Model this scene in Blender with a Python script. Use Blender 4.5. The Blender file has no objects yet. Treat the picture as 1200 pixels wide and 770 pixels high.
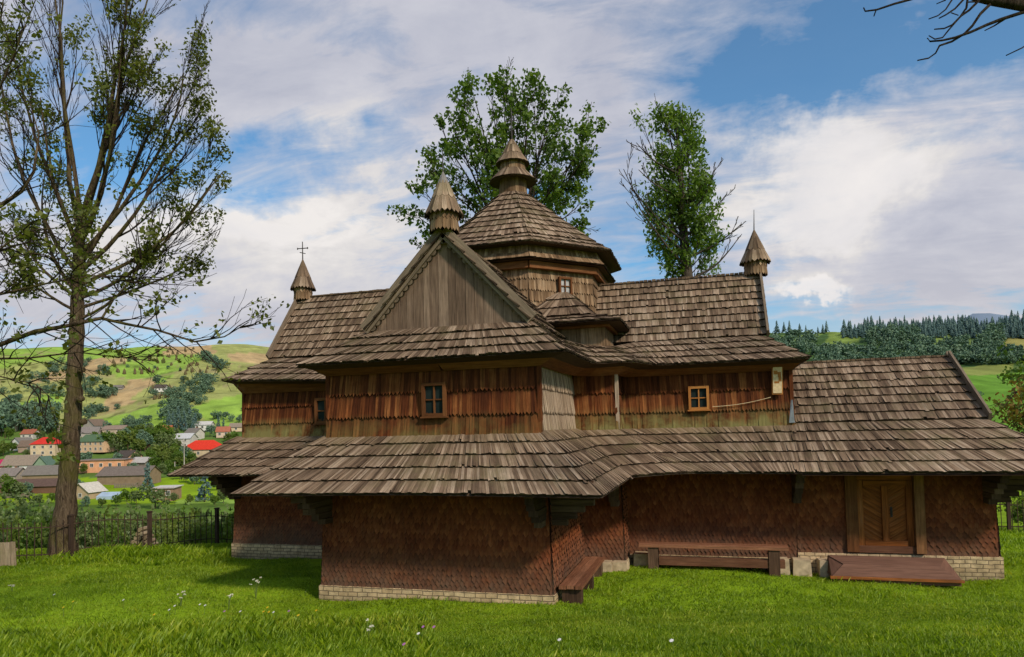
import bpy, math, random
import numpy as np
from mathutils import Vector as V, Matrix
rnd = random.Random(7)
PI = math.pi
sc = bpy.context.scene
col = sc.collection

# ------------------------------------------------------------------ camera
CAM = V((6.08, -22.0, 3.9)); YAW = math.radians(16.0); PITCH = math.radians(2.0); ROLL = math.radians(1.43)
cam_d = bpy.data.cameras.new('camera'); cam = bpy.data.objects.new('camera', cam_d); col.objects.link(cam)
r0 = V((math.cos(YAW), math.sin(YAW), 0)); f0 = V((-math.sin(YAW), math.cos(YAW), 0))
FW = f0*math.cos(PITCH) + V((0, 0, 1))*math.sin(PITCH)
UP = r0.cross(FW)
RI = r0*math.cos(ROLL) - UP*math.sin(ROLL); UP = RI.cross(FW)
m = Matrix((RI, UP, -FW)).transposed().to_4x4(); m.translation = CAM
cam.matrix_world = m
cam_d.sensor_width = 36; cam_d.lens = 24; cam_d.shift_y = 87/1200; cam_d.clip_end = 30000; cam_d.clip_start = .05
sc.camera = cam
FPX = 800.0
def ray(px, py):                      # direction through a point of the 1200x770 picture, unit depth
    return FW + RI*((px-600)/FPX) + UP*((385-py+87)/FPX)
def at(px, py, d): return CAM + ray(px, py)*d
def proj(p):
    q = p-CAM; z = q.dot(FW)
    return 600+FPX*q.dot(RI)/z, 472-FPX*q.dot(UP)/z, z

# ------------------------------------------------------------------ helpers
def link(name, data, parent=None):
    o = bpy.data.objects.new(name, data); col.objects.link(o)
    if parent: o.parent = parent
    return o
def tag(o, label=None, cat=None, group=None, kind=None):
    if label: o['label'] = label
    if cat: o['category'] = cat
    if group: o['group'] = group
    if kind: o['kind'] = kind
    return o
def thing(name, label, cat, loc=(0, 0, 0), rz=0, group=None):
    o = link(name, None); o.location = loc; o.rotation_euler = (0, 0, rz); o.empty_display_size = .2
    return tag(o, label, cat, group)
def lerp(a, b, t): return a+(b-a)*t
def sstep(a, b, x):
    t = np.clip((x-a)/(b-a), 0, 1); return t*t*(3-2*t)

class MB:
    def __init__(s): s.v = []; s.f = []; s.c = []; s.uv = []; s.mi = []
    def add(s, vs, fs, c=(.5, .5, .5), uvs=None, mi=0):
        o = len(s.v); s.v += [tuple(p) for p in vs]
        s.c += [(c[0], c[1], c[2], 1.0)]*len(vs)
        for k, f in enumerate(fs):
            s.f.append(tuple(i+o for i in f)); s.mi.append(mi)
            s.uv += ([uvs[i] for i in f] if uvs else [(0, 0)]*len(f))
    def box(s, c, size, R=None, tone=None, taper=1.0, mi=0):
        hx, hy, hz = size[0]/2, size[1]/2, size[2]/2; c = V(c)
        t = (rnd.random(), rnd.random(), .5) if tone is None else tone
        ax = max(range(3), key=lambda i: size[i]); ou, ov = rnd.random()*9, rnd.random()*9
        def P(x, y, z):
            q = V((x*hx*(taper if z > 0 else 1), y*hy*(taper if z > 0 else 1), z*hz)); return q
        for (n, quad) in ((0, [(1,-1,-1),(1,1,-1),(1,1,1),(1,-1,1)]), (0, [(-1,1,-1),(-1,-1,-1),(-1,-1,1),(-1,1,1)]),
                          (1, [(1,1,-1),(-1,1,-1),(-1,1,1),(1,1,1)]), (1, [(-1,-1,-1),(1,-1,-1),(1,-1,1),(-1,-1,1)]),
                          (2, [(-1,-1,1),(1,-1,1),(1,1,1),(-1,1,1)]), (2, [(-1,1,-1),(1,1,-1),(1,-1,-1),(-1,-1,-1)])):
            q = [P(*k) for k in quad]
            oth = [i for i in range(3) if i != n]
            la = ax if ax != n else oth[1]; ca = [i for i in oth if i != la][0]
            uv = [(p[ca]+ou+n, p[la]+ov) for p in q]
            w = [c+(R @ p if R is not None else p) for p in q]
            s.add(w, [(0, 1, 2, 3)], t, uv, mi)
    def beam(s, a, b, w, h, up=(0, 0, 1), tone=None, mi=0):          # box from a to b
        a, b = V(a), V(b); d = b-a; L = d.length; x = d.normalized(); y = V(up).cross(x)
        if y.length < 1e-4: y = V((1, 0, 0)).cross(x)
        y.normalize(); z = x.cross(y)
        s.box((a+b)/2, (L, w, h), Matrix((x, y, z)).transposed(), tone, mi=mi)
    def tube(s, pts, rad, n=6, tone=None, cap=True, mi=0):
        t = (rnd.random(), rnd.random(), .5) if tone is None else tone
        vs = []; uv = []; L = 0; prev = None; ou = rnd.random()*10
        N = len(pts); X = None
        for i, p in enumerate(pts):
            p = V(p); d = (V(pts[min(i+1, N-1)])-V(pts[max(i-1, 0)]))
            if d.length < 1e-9: d = V((0, 0, 1))
            d.normalize()
            if X is None:
                X = d.orthogonal().normalized()
            else:
                X = (X-d*X.dot(d))
                if X.length < 1e-6: X = d.orthogonal()
                X.normalize()
            Y = d.cross(X)
            if prev is not None: L += (p-prev).length
            prev = p
            for k in range(n):
                a = 2*PI*k/n; vs.append(p+(X*math.cos(a)+Y*math.sin(a))*rad[i]); uv.append((ou+rad[0]*6.28*k/n, L))
        fs = []
        for i in range(N-1):
            for k in range(n):
                fs.append((i*n+k, i*n+(k+1) % n, (i+1)*n+(k+1) % n, (i+1)*n+k))
        if cap: fs.append(tuple(range(n-1, -1, -1))); fs.append(tuple((N-1)*n+k for k in range(n)))
        s.add(vs, fs, t, uv, mi)
    def poly(s, pts, thick=None, n=None, tone=None, fib=None, mi=0):   # flat polygon, extruded along -n
        t = (rnd.random(), rnd.random(), .5) if tone is None else tone
        pts = [V(p) for p in pts]
        if n is None: n = (pts[1]-pts[0]).cross(pts[2]-pts[0]).normalized()
        else: n = V(n).normalized()
        fb = V(fib).normalized() if fib else V((0, 0, 1)); cr = n.cross(fb)
        ou, ov = rnd.random()*9, rnd.random()*9
        uv = [(p.dot(cr)+ou, p.dot(fb)+ov) for p in pts]; N = len(pts)
        if thick is None: s.add(pts, [tuple(range(N))], t, uv, mi); return
        q = [p-n*thick for p in pts]
        fs = [tuple(range(N)), tuple(range(2*N-1, N-1, -1))]+[(i, N+i, N+(i+1) % N, (i+1) % N) for i in range(N)]
        s.add(pts+q, fs, t, uv+uv, mi)
    def build(s, name, mats, parent=None, smooth=False, bevel=0):
        me = bpy.data.meshes.new(name); me.from_pydata(s.v, [], s.f)
        if not isinstance(mats, (list, tuple)): mats = [mats]
        for k in mats: me.materials.append(k)
        a = me.color_attributes.new('tone', 'FLOAT_COLOR', 'POINT'); a.data.foreach_set('color', np.array(s.c, 'f').ravel())
        u = me.uv_layers.new(name='uv'); u.data.foreach_set('uv', np.array(s.uv, 'f').ravel())
        if len(mats) > 1: me.polygons.foreach_set('material_index', np.array(s.mi, 'i'))
        if smooth: me.polygons.foreach_set('use_smooth', np.ones(len(s.f), bool))
        me.validate(); me.update()
        o = link(name, me, parent)
        if bevel:
            b = o.modifiers.new('bevel', 'BEVEL'); b.width = bevel; b.segments = 1; b.limit_method = 'ANGLE'
        return o

def np_mesh(name, verts, faces_n, mats, parent=None, tone=None, smooth=False, mi=None):
    """verts (N,3), faces as (F,k) int array"""
    me = bpy.data.meshes.new(name); nv = len(verts); F, k = faces_n.shape
    me.vertices.add(nv); me.vertices.foreach_set('co', verts.astype('f').ravel())
    me.loops.add(F*k); me.loops.foreach_set('vertex_index', faces_n.astype('i').ravel())
    me.polygons.add(F); me.polygons.foreach_set('loop_start', np.arange(0, F*k, k, dtype='i'))
    if not isinstance(mats, (list, tuple)): mats = [mats]
    for q in mats: me.materials.append(q)
    if mi is not None: me.polygons.foreach_set('material_index', mi.astype('i'))
    if smooth: me.polygons.foreach_set('use_smooth', np.ones(F, bool))
    me.update(calc_edges=True)
    if tone is not None:
        a = me.color_attributes.new('tone', 'FLOAT_COLOR', 'POINT'); a.data.foreach_set('color', tone.astype('f').ravel())
    return link(name, me, parent) if name else me

# ------------------------------------------------------------------ materials
class NT:
    def __init__(s, name):
        s.m = bpy.data.materials.new(name); s.m.use_nodes = True; s.t = s.m.node_tree; s.n = s.t.nodes; s.n.clear()
        s.out = s.n.new('ShaderNodeOutputMaterial')
    def __call__(s, typ, **kw):
        nd = s.n.new('ShaderNode'+typ)
        for k, v in kw.items():
            if k.startswith('i_'): nd.inputs[k[2:].replace('_', ' ')].default_value = v
            else: setattr(nd, k, v)
        return nd
    def l(s, a, b): s.t.links.new(a, b)
    def ramp(s, fac, stops):
        r = s('ValToRGB'); e = r.color_ramp.elements
        while len(e) < len(stops): e.new(.5)
        for q, (p, c) in zip(e, stops): q.position = p; q.color = (*c, 1) if len(c) == 3 else c
        s.l(fac, r.inputs[0]); return r.outputs[0]
    def mix(s, fac, a, b, mode='MIX'):
        x = s('Mix', data_type='RGBA', blend_type=mode)
        for sock, val in ((x.inputs[0], fac), (x.inputs[6], a), (x.inputs[7], b)):
            if hasattr(val, 'is_linked'): s.l(val, sock)
            elif isinstance(val, (int, float)): sock.default_value = val
            else: sock.default_value = (*val, 1)
        return x.outputs[2]
    def math(s, op, a, b=None, c=None, clamp=False):
        x = s('Math', operation=op, use_clamp=clamp)
        for i, val in enumerate((a, b, c)):
            if val is None: continue
            if hasattr(val, 'is_linked'): s.l(val, x.inputs[i])
            else: x.inputs[i].default_value = val
        return x.outputs[0]
    def mapr(s, val, a, b, c=0, d=1):
        x = s('MapRange'); s.l(val, x.inputs[0])
        for i, q in enumerate((a, b, c, d)): x.inputs[i+1].default_value = q
        return x.outputs[0]
    def noise(s, vec, scale, detail=3, rough=.55, dist=0):
        x = s('TexNoise'); x.inputs['Scale'].default_value = scale; x.inputs['Detail'].default_value = detail
        x.inputs['Roughness'].default_value = rough; x.inputs['Distortion'].default_value = dist
        s.l(vec, x.inputs['Vector']); return x.outputs[0]
    def vscale(s, vec, sc_):
        x = s('VectorMath', operation='MULTIPLY'); s.l(vec, x.inputs[0]); x.inputs[1].default_value = sc_; return x.outputs[0]
    def bsdf(s, color, rough=.85, spec=.2, bump=None, bstr=.3, bdist=.01, **kw):
        b = s('BsdfPrincipled')
        if hasattr(color, 'is_linked'): s.l(color, b.inputs['Base Color'])
        else: b.inputs['Base Color'].default_value = (*color, 1)
        b.inputs['Roughness'].default_value = rough; b.inputs['Specular IOR Level'].default_value = spec
        for k, v in kw.items(): b.inputs[k.replace('_', ' ')].default_value = v
        if bump is not None:
            bp = s('Bump', i_Strength=bstr, i_Distance=bdist); s.l(bump, bp.inputs['Height']); s.l(bp.outputs[0], b.inputs['Normal'])
        s.l(b.outputs[0], s.out.inputs[0]); return b

def wood(name, stops, grain=.35, stain=.35, moss=None, dirt=None, rough=.85, gscale=(70, 2.5, 1), wear=None, edge=0, tv_=.62, lichen=None):
    """weathered timber: tone per board, grain along the board, stains over the whole"""
    t = NT(name)
    at_ = t('Attribute', attribute_name='tone'); sep = t('SeparateColor'); t.l(at_.outputs['Color'], sep.inputs[0])
    uv = t('UVMap', uv_map='uv'); pos = t('NewGeometry').outputs['Position']
    g = t.noise(t.vscale(uv.outputs[0], gscale), 1.0, 4, .65, .4)
    g2 = t.noise(t.vscale(uv.outputs[0], (18, 1.2, 1)), 1.0, 3, .6, .2)
    big = t.noise(pos, .55, 4, .6); mid = t.noise(pos, 3.1, 3, .6)
    tv = t.math('ADD', t.math('MULTIPLY', sep.outputs[0], tv_), t.math('MULTIPLY', mid, 1-tv_))
    tv = t.math('ADD', tv, t.math('MULTIPLY', t.math('SUBTRACT', big, .5), .55), clamp=True)
    c = t.ramp(tv, stops)
    gr = t.mapr(g, .25, .75, 1-grain, 1+grain*.7)
    c = t.mix(1.0, c, gr, 'MULTIPLY')
    g2m = t.mapr(g2, .3, .7, 1-stain, 1+stain*.5)
    c = t.mix(1.0, c, g2m, 'MULTIPLY')
    if edge:
        c = t.mix(1.0, c, t.math('MULTIPLY_ADD', sep.outputs[2], edge*1.35, 1-edge, clamp=False), 'MULTIPLY')
    if wear:                                   # (colour, strength): patches bleached by the weather
        c = t.mix(t.math('MULTIPLY', t.mapr(t.noise(t.vscale(uv.outputs[0], (9, .9, 1)), 1.0, 4, .7), .52, .72), wear[1]), c, wear[0])
    if lichen:
        c = t.mix(t.math('MULTIPLY', t.mapr(t.noise(pos, 1.1, 5, .75), .50, .68), lichen[1]), c, lichen[0])
        c = t.mix(1.0, c, t.mapr(t.noise(pos, .35, 3, .6), .35, .65, .8, 1.15), 'MULTIPLY')
    if moss:                                   # (z0, z1, colour, strength)
        z = t('SeparateXYZ'); t.l(pos, z.inputs[0])
        k = t.math('MULTIPLY', t.mapr(z.outputs[2], moss[1], moss[0]), t.mapr(t.noise(pos, 1.3, 4, .7), .38, .62))
        c = t.mix(t.math('MULTIPLY', k, moss[3]), c, moss[2])
    if dirt:
        z = t('SeparateXYZ'); t.l(pos, z.inputs[0])
        k = t.math('MULTIPLY', t.mapr(z.outputs[2], dirt[1], dirt[0]), t.mapr(mid, .25, .6, .4, 1))
        c = t.mix(t.math('MULTIPLY', k, dirt[3]), c, dirt[2])
    t.bsdf(c, rough, .15, t.math('ADD', g, t.math('MULTIPLY', g2, .6)), .45, .012)
    return t.m

M = {}
RS = [(0, (.052, .032, .020)), (.3, (.145, .094, .060)), (.6, (.265, .182, .120)), (1, (.48, .365, .265))]
M['roof'] = wood('weathered shingle', RS, .4, .42, edge=.25, wear=((.205, .155, .095), .4), lichen=((.12, .105, .045), .45))
M['skirtroof'] = wood('weathered skirt shingle', RS, .4, .42, edge=.25, wear=((.205, .155, .095), .4), lichen=((.12, .105, .045), .45), moss=(3.82, 3.42, (.24, .175, .095), .7))
M['wall'] = wood('orange brown board', [(0, (.045, .012, .004)), (.35, (.105, .028, .0085)), (.65, (.175, .054, .016)), (1, (.37, .155, .052))], .45, .55,
                 moss=(3.70, 4.30, (.15, .12, .04), .8), edge=.3)
M['wallmoss'] = wood('mossy orange brown board', [(0, (.045, .012, .004)), (.35, (.105, .028, .0085)), (.65, (.175, .054, .016)), (1, (.37, .155, .052))], .45, .55,
                 moss=(3.80, 4.40, (.19, .165, .06), 1.3), edge=.3)
M['wallgrey'] = wood('pale timber board', [(0, (.19, .13, .085)), (.4, (.34, .245, .17)), (1, (.54, .42, .31))], .35, .4, moss=(3.7, 4.1, (.16, .15, .05), .5), edge=.2)  # paler, greyer tone than the orange brown boards
M['tower'] = wood('tower board', [(0, (.075, .042, .023)), (.4, (.19, .115, .062)), (.7, (.30, .195, .115)), (1, (.48, .35, .23))], .4, .45, edge=.3)
M['scale'] = wood('red brown scale', [(0, (.075, .019, .0075)), (.4, (.155, .040, .0135)), (.7, (.215, .062, .020)), (1, (.31, .105, .038))], .3, .3, wear=((.30, .13, .06), .3),
                  dirt=(.35, 1.25, (.105, .070, .048), .85), edge=.5, tv_=.5, lichen=((.10, .040, .018), .3))
M['gable'] = wood('gable board', [(0, (.075, .048, .034)), (.4, (.15, .098, .068)), (.7, (.205, .138, .098)), (1, (.31, .22, .16))], .4, .4)
M['barge'] = wood('grey barge board', [(0, (.10, .073, .05)), (1, (.27, .205, .145))], .4, .4)
M['cornice'] = wood('warm beam', [(0, (.085, .028, .010)), (.5, (.165, .064, .023)), (1, (.36, .19, .085))], .35, .4)  # ramp set darker to carry the eave shade on the cornice
M['dark'] = wood('dark log', [(0, (.04, .021, .013)), (.5, (.09, .05, .031)), (1, (.18, .11, .072))], .4, .4)
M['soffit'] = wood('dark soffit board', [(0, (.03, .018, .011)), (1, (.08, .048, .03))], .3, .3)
M['frame'] = wood('orange window timber', [(0, (.34, .125, .030)), (1, (.52, .23, .065))], .25, .25)
M['framed'] = wood('brown window timber', [(0, (.085, .030, .010)), (1, (.20, .080, .028))], .3, .3)
M['door'] = wood('door board', [(0, (.19, .055, .013)), (.5, (.29, .092, .023)), (1, (.40, .15, .042))], .45, .5, wear=((.30, .17, .09), .35))
M['seat'] = wood('pale red bench seat', [(0, (.14, .055, .028)), (.6, (.25, .105, .055)), (1, (.36, .175, .10))], .4, .35)  # seat tone paler and redder than the bench plank
M['bench'] = wood('bench plank', [(0, (.075, .030, .016)), (.6, (.145, .062, .034)), (1, (.21, .105, .062))], .4, .35)
M['lid'] = wood('lid board', [(0, (.125, .058, .038)), (1, (.19, .10, .07))], .25, .3)
M['fence'] = wood('dark fence', [(0, (.035, .021, .015)), (1, (.085, .055, .038))], .3, .3)

def simple(name, c, rough=.6, spec=.3, var=.25, scale=6, metal=0):
    t = NT(name); pos = t('NewGeometry').outputs['Position']
    n = t.noise(pos, scale, 4, .6)
    k = t.mix(1.0, c, t.mapr(n, .25, .75, 1-var, 1+var), 'MULTIPLY')
    t.bsdf(k, rough, spec, n, .15, .01, Metallic=metal); return t.m
M['metal'] = simple('grey sheet metal', (.33, .34, .36), .45, .5, .2, 9, .6)
M['iron'] = simple('dark iron', (.035, .03, .027), .6, .4)
M['zinc'] = simple('aged zinc', (.20, .18, .16), .5, .4, .3, 8, .3)
M['paper'] = simple('pale board', (.62, .47, .28), .7, .2, .22, 14)
def glass():
    t = NT('dark window glass'); pos = t('NewGeometry').outputs['Position']
    n = t.noise(pos, 1.6, 2)
    b = t.bsdf(t.ramp(n, [(0, (.006, .012, .012)), (1, (.025, .035, .034))]), .25, .03, n, .05, .02); return t.m
M['glass'] = glass()
M['glasslit'] = simple('pale window glass', (.35, .34, .33), .12, .6, .25, 9)  # pale colour stands in for daylight in the tower panes
def brick():
    t = NT('pale brick'); uv = t('UVMap', uv_map='uv'); pos = t('NewGeometry').outputs['Position']
    b = t('TexBrick'); wv = t('TexNoise', i_Scale=3.5); t.l(pos, wv.inputs['Vector']); ad = t('VectorMath', operation='MULTIPLY_ADD'); t.l(wv.outputs['Color'], ad.inputs[0]); ad.inputs[1].default_value = (.07, .05, 0); t.l(uv.outputs[0], ad.inputs[2]); t.l(ad.outputs[0], b.inputs['Vector'])
    for k, v in (('Scale', 1), ('Mortar Size', .011), ('Brick Width', .25), ('Row Height', .10), ('Mortar Smooth', .2), ('Bias', -.2)): b.inputs[k].default_value = v
    b.inputs['Color1'].default_value = (.60, .45, .27, 1); b.inputs['Color2'].default_value = (.46, .32, .18, 1); b.inputs['Mortar'].default_value = (.20, .15, .095, 1)
    n = t.noise(pos, 5, 5, .7); c = t.mix(1.0, b.outputs[0], t.mapr(n, .3, .7, .5, 1.25), 'MULTIPLY')
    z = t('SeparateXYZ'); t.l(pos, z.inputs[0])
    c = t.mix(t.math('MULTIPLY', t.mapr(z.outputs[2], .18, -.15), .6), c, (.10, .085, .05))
    t.bsdf(c, .9, .1, t.math('ADD', t.math('MULTIPLY', b.outputs[1], -1.0), t.math('MULTIPLY', n, .3)), .6, .02); return t.m
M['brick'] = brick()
M['stone'] = simple('field stone', (.44, .34, .225), .9, .1, .45, 5)
# ------------------------------------------------------------------ the church
def shingles(B, top, bot, rows, w=.1, over=.22, lift=.06, tip=0, offset=False, hint=(0, 0, 1), jit=.022, thick=.045, wj=.35, base=True):
    hint = V(hint)
    for k in range(len(top)-1):
        T0, T1, B0, B1 = V(top[k]), V(top[k+1]), V(bot[k]), V(bot[k+1])
        wd = max((T1-T0).length, (B1-B0).length); L = ((B0-T0).length+(B1-T1).length)/2
        if wd < .01 or L < .01: continue
        n = ((T1-T0)+(B1-B0)).cross((B0-T0)+(B1-T1))
        if n.length < 1e-9: continue
        n.normalize()
        if n.dot(hint) < 0: n = -n
        def P(s, t): return lerp(lerp(T0, T1, s), lerp(B0, B1, s), t)
        if base:
            B.add([P(0, 0)-n*.012, P(1, 0)-n*.012, P(1, 1)-n*.012, P(0, 1)-n*.012], [(0, 1, 2, 3)], (0, 0, 0), [(0, 0), (wd, 0), (wd, L), (0, L)])
        for j in range(rows):
            tb = (j+1)/rows; tt = max(0, (j-over)/rows)
            nb = max(1, round(wd/w))
            ws = [1+rnd.uniform(-wj, wj) for _ in range(nb)]
            if offset and j % 2 and nb > 1: ws = [.5]+ws[1:]+[.5]
            S = sum(ws); acc = 0; rowt = rnd.uniform(-.08, .08)
            for q in ws:
                s0 = acc/S; acc += q; s1 = acc/S
                j0 = rnd.uniform(-jit, jit)/rows; t2 = min(1.02 if not tip else 1.2, tb+j0); lf = lift*rnd.uniform(.75, 1.3)
                r = min(1, max(0, rnd.random()+rowt)); q_ = rnd.random()
                if not tip and not offset and rows > 2:               # slipped, split and replaced shingles
                    if q_ < .012: t2 += .16/rows
                    elif q_ < .022: t2 -= .18/rows
                    elif q_ < .05: r = .02
                    elif q_ < .07: r = 1.0
                a, b = P(s0, tt)+n*.004, P(s1, tt)+n*.004
                c, d = P(s1, t2)+n*lf, P(s0, t2)+n*lf*rnd.uniform(.85, 1.15)
                low = -n*thick; ou = rnd.random()*20; ov = rnd.random()*20; ww = (s1-s0)*wd; ll = (t2-tt)*L
                bb = (j+1)/rows
                if tip:
                    e = P((s0+s1)/2, t2+tip/L*rnd.uniform(.8, 1.2))+n*lf
                    vs = [a, b, c, e, d, c, e, d, c+low, e+low, d+low]; nd_ = 5
                    uv = [(ou, ov), (ou+ww, ov), (ou+ww, ov+ll), (ou+ww/2, ov+ll+tip), (ou, ov+ll)]+[(ou, ov)]*6
                    fs = [(0, 1, 2, 3, 4), (5, 8, 9, 6), (6, 9, 10, 7), (1, 8, 5), (0, 7, 10)]
                else:
                    vs = [a, b, c, d, c, d, c+low, d+low]; nd_ = 4
                    uv = [(ou, ov), (ou+ww, ov), (ou+ww, ov+ll), (ou, ov+ll)]+[(ou, ov)]*4
                    fs = [(0, 1, 2, 3), (4, 6, 7, 5), (1, 6, 4), (0, 5, 7)]
                o = len(B.v); B.v += [tuple(p) for p in vs]
                B.c += [(r, .5, 0.0, 1.0)]*2 + [(r, .5, 1.0, 1.0)]*(nd_-2) + [(0.0, .5, -1.2, 1.0)]*(len(vs)-nd_)  # end faces darkened: end grain plus painted shadow line of each course
                for f in fs:
                    B.f.append(tuple(i+o for i in f)); B.mi.append(0); B.uv += [uv[i] for i in f]

church = thing('wooden_church', 'old cross-shaped wooden church with shingled roofs, octagonal tower and small turrets on its gables', 'church')
FR, RT, LF, AX, HW, HC = 7.6, 8.2, 9.0, 12.65, 2.68, 3.75     # arm lengths, annexe end, half-width of arms, of the centre
ZB, ZJ, ZT = .32, 3.8, 5.3                                     # top of footing, skirt junction, top of wall
ZE, ZS, ZR = 5.45, 2.6, 8.4; DX0, DX1 = 9.66, 10.92                                    # upper eave, skirt eave, ridge

def mir(p, sx, sy): return (p[0]*sx, p[1]*sy, p[2])
def seg_out(a, b):                                             # outward normal of a wall run listed counter-clockwise
    d = V((b[0]-a[0], b[1]-a[1], 0)).normalized(); return V((d.y, -d.x, 0))

outline_lo = [(-HW, -FR), (HW, -FR), (HW, -HC), (HC, -HC), (HC, -HW), (RT, -HW), (AX, -HW), (AX, HW), (HC, HW), (HC, HC), (HW, HC), (HW, FR), (-HW, FR), (-HW, HC),
              (-HC, HC), (-HC, HW), (-LF, HW), (-LF, -HW), (-HC, -HW), (-HC, -HC), (-HW, -HC)]
front_lo = {0, 1, 2, 3, 4, 5, 6, 16, 17, 18, 19, 20}
def mitre(pts, i, o):                                          # corner i pushed outwards by o on both its walls
    n0, n1 = seg_out(pts[i-1], pts[i]), seg_out(pts[i], pts[(i+1) % len(pts)])
    return V((*pts[i], 0))+(n0*o if n0.dot(n1) > .9 else (n0+n1)*o)
UPV = V((0, 0, 1))
for i, a in enumerate(outline_lo):
    j = (i+1) % len(outline_lo); b = outline_lo[j]; n = seg_out(a, b); z1 = ZJ-.06; ZB = .48 if i in (5, 6, 7) else .32
    mb = MB()
    t0, t1 = mitre(outline_lo, i, 0)+UPV*z1, mitre(outline_lo, j, 0)+UPV*z1; b0, b1 = mitre(outline_lo, i, .10)+UPV*ZB, mitre(outline_lo, j, .10)+UPV*ZB
    SC = dict(over=.5, lift=.030, tip=.075, offset=True, hint=n, jit=.03, thick=.022, wj=.08)
    if i == 5:                                                 # the wall with the doorway: leave the opening
        for (xa, xb, za, zb) in ((RT, DX0, ZB, z1), (DX0, DX1, 2.45, z1), (DX1, AX+.07, ZB, z1)):
            f = lambda x, z: V((x, -HW-.10*(z1-z)/(z1-ZB), z))
            shingles(mb, [f(xa, zb), f(xb, zb)], [f(xa, za), f(xb, za)], max(2, round((zb-za)/.115)), w=.135, **SC)
    elif i in front_lo:
        shingles(mb, [t0, t1], [b0, b1], 30, w=.115, **SC)
    else:
        shingles(mb, [t0, t1], [b0, b1], 10, .35, .3, .03, .1, True, n, .03)
    mb.build('lower_wall', M['scale'], church)
    fb = MB(); o0, o1 = mitre(outline_lo, i, .15), mitre(outline_lo, j, .15); s0 = rnd.random()*3; L2 = (o1-o0).length; zb = -1.0
    if i == 4: o1 = V((RT, o0.y, 0)); L2 = (o1-o0).length
    q0, q1 = mitre(outline_lo, i, -.1), mitre(outline_lo, j, -.1)
    fb.add([o0+UPV*zb, o1+UPV*zb, o1+UPV*(ZB-.03), o0+UPV*(ZB-.03)], [(0, 1, 2, 3)], (.5, .5, .5), [(s0, zb), (s0+L2, zb), (s0+L2, ZB-.03), (s0, ZB-.03)])
    fb.add([o0+UPV*(ZB-.03), o1+UPV*(ZB-.03), q1+UPV*(ZB+.03), q0+UPV*(ZB+.03)], [(0, 1, 2, 3)], (.5, .5, .5), [(s0, 0), (s0+L2, 0), (s0+L2, .08), (s0, .08)])
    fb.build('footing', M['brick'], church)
for (x0, x1, y0, y1, z1) in ((-HW+.2, HW-.2, -FR+.14, FR-.14, 5.4), (-LF+.5, RT-.14, -HW+.16, HW-.16, 5.4), (RT-.2, AX-.14, -HW+.13, HW-.13, 3.9), (-HC+.14, HC-.14, -HC+.14, HC-.14, 5.6), (-3.2, 3.2, -3.2, 3.2, 6.3)):
    cb_ = MB(); cb_.box(((x0+x1)/2, (y0+y1)/2, z1/2-.3), (x1-x0, y1-y0, z1+.6)); cb_.build('log_core', M['dark'], church)

def upx(p):
    x, y = p
    if y in (-FR, -HC) and abs(x) == HW: x = math.copysign(HN, x)
    if x == -LF: x = -LF+.3
    return (x, y)
HN = 2.57                                                      # the front wing tapers: narrower above
outline_up = [upx(p) for p in outline_lo if p[0] < AX]
outline_up.insert(6, (RT, HW))
for i, a in enumerate(outline_up):
    j = (i+1) % len(outline_up); n = seg_out(a, outline_up[j]); mb = MB()
    t0, t1 = mitre(outline_up, i, -.03)+UPV*ZT, mitre(outline_up, j, -.03)+UPV*ZT; b0, b1 = mitre(outline_up, i, .05)+UPV*(ZJ-.12), mitre(outline_up, j, .05)+UPV*(ZJ-.12)
    shingles(mb, [t0, t1], [b0, b1], 3, .085, .12, .05, .065, False, n, .015, .035, .4)
    mb.build('upper_wall', M['wallgrey'] if i == 1 else M['wall'] if i == 0 else M['wallmoss'], church)

# corner boards of the upper walls
for (x, y, mt) in ((HC+.02, -HC-.02, 'wallgrey'), (HN+.02, -FR-.02, 'wall'), (RT+.02, -HW-.02, 'wall'), (-HN-.02, -FR-.02, 'wall'), (-LF+.28, -HW-.02, 'wall')):
    mb = MB(); mb.beam((x, y, ZJ-.1), (x*.998, y*.998, ZT), .09, .09, (1, 0, 0)); mb.build('corner_board', M[mt], church)

# cornice: flared board from wall top to the underside of the upper eave, then dark soffit
def ring_strip(name, lo, hi, mat, rows=1):
    mb = MB()
    for k in range(len(lo)-1):
        a, b, c, d = V(lo[k]), V(lo[k+1]), V(hi[k+1]), V(hi[k]); L = (b-a).length
        u0 = rnd.random()*5
        mb.add([a, b, c, d], [(0, 1, 2, 3)], (rnd.uniform(.3, .7), .5, .5), [(0, u0), (0, u0+L), (.3, u0+L), (.3, u0)])
    return mb.build(name, mat, church)

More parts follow.
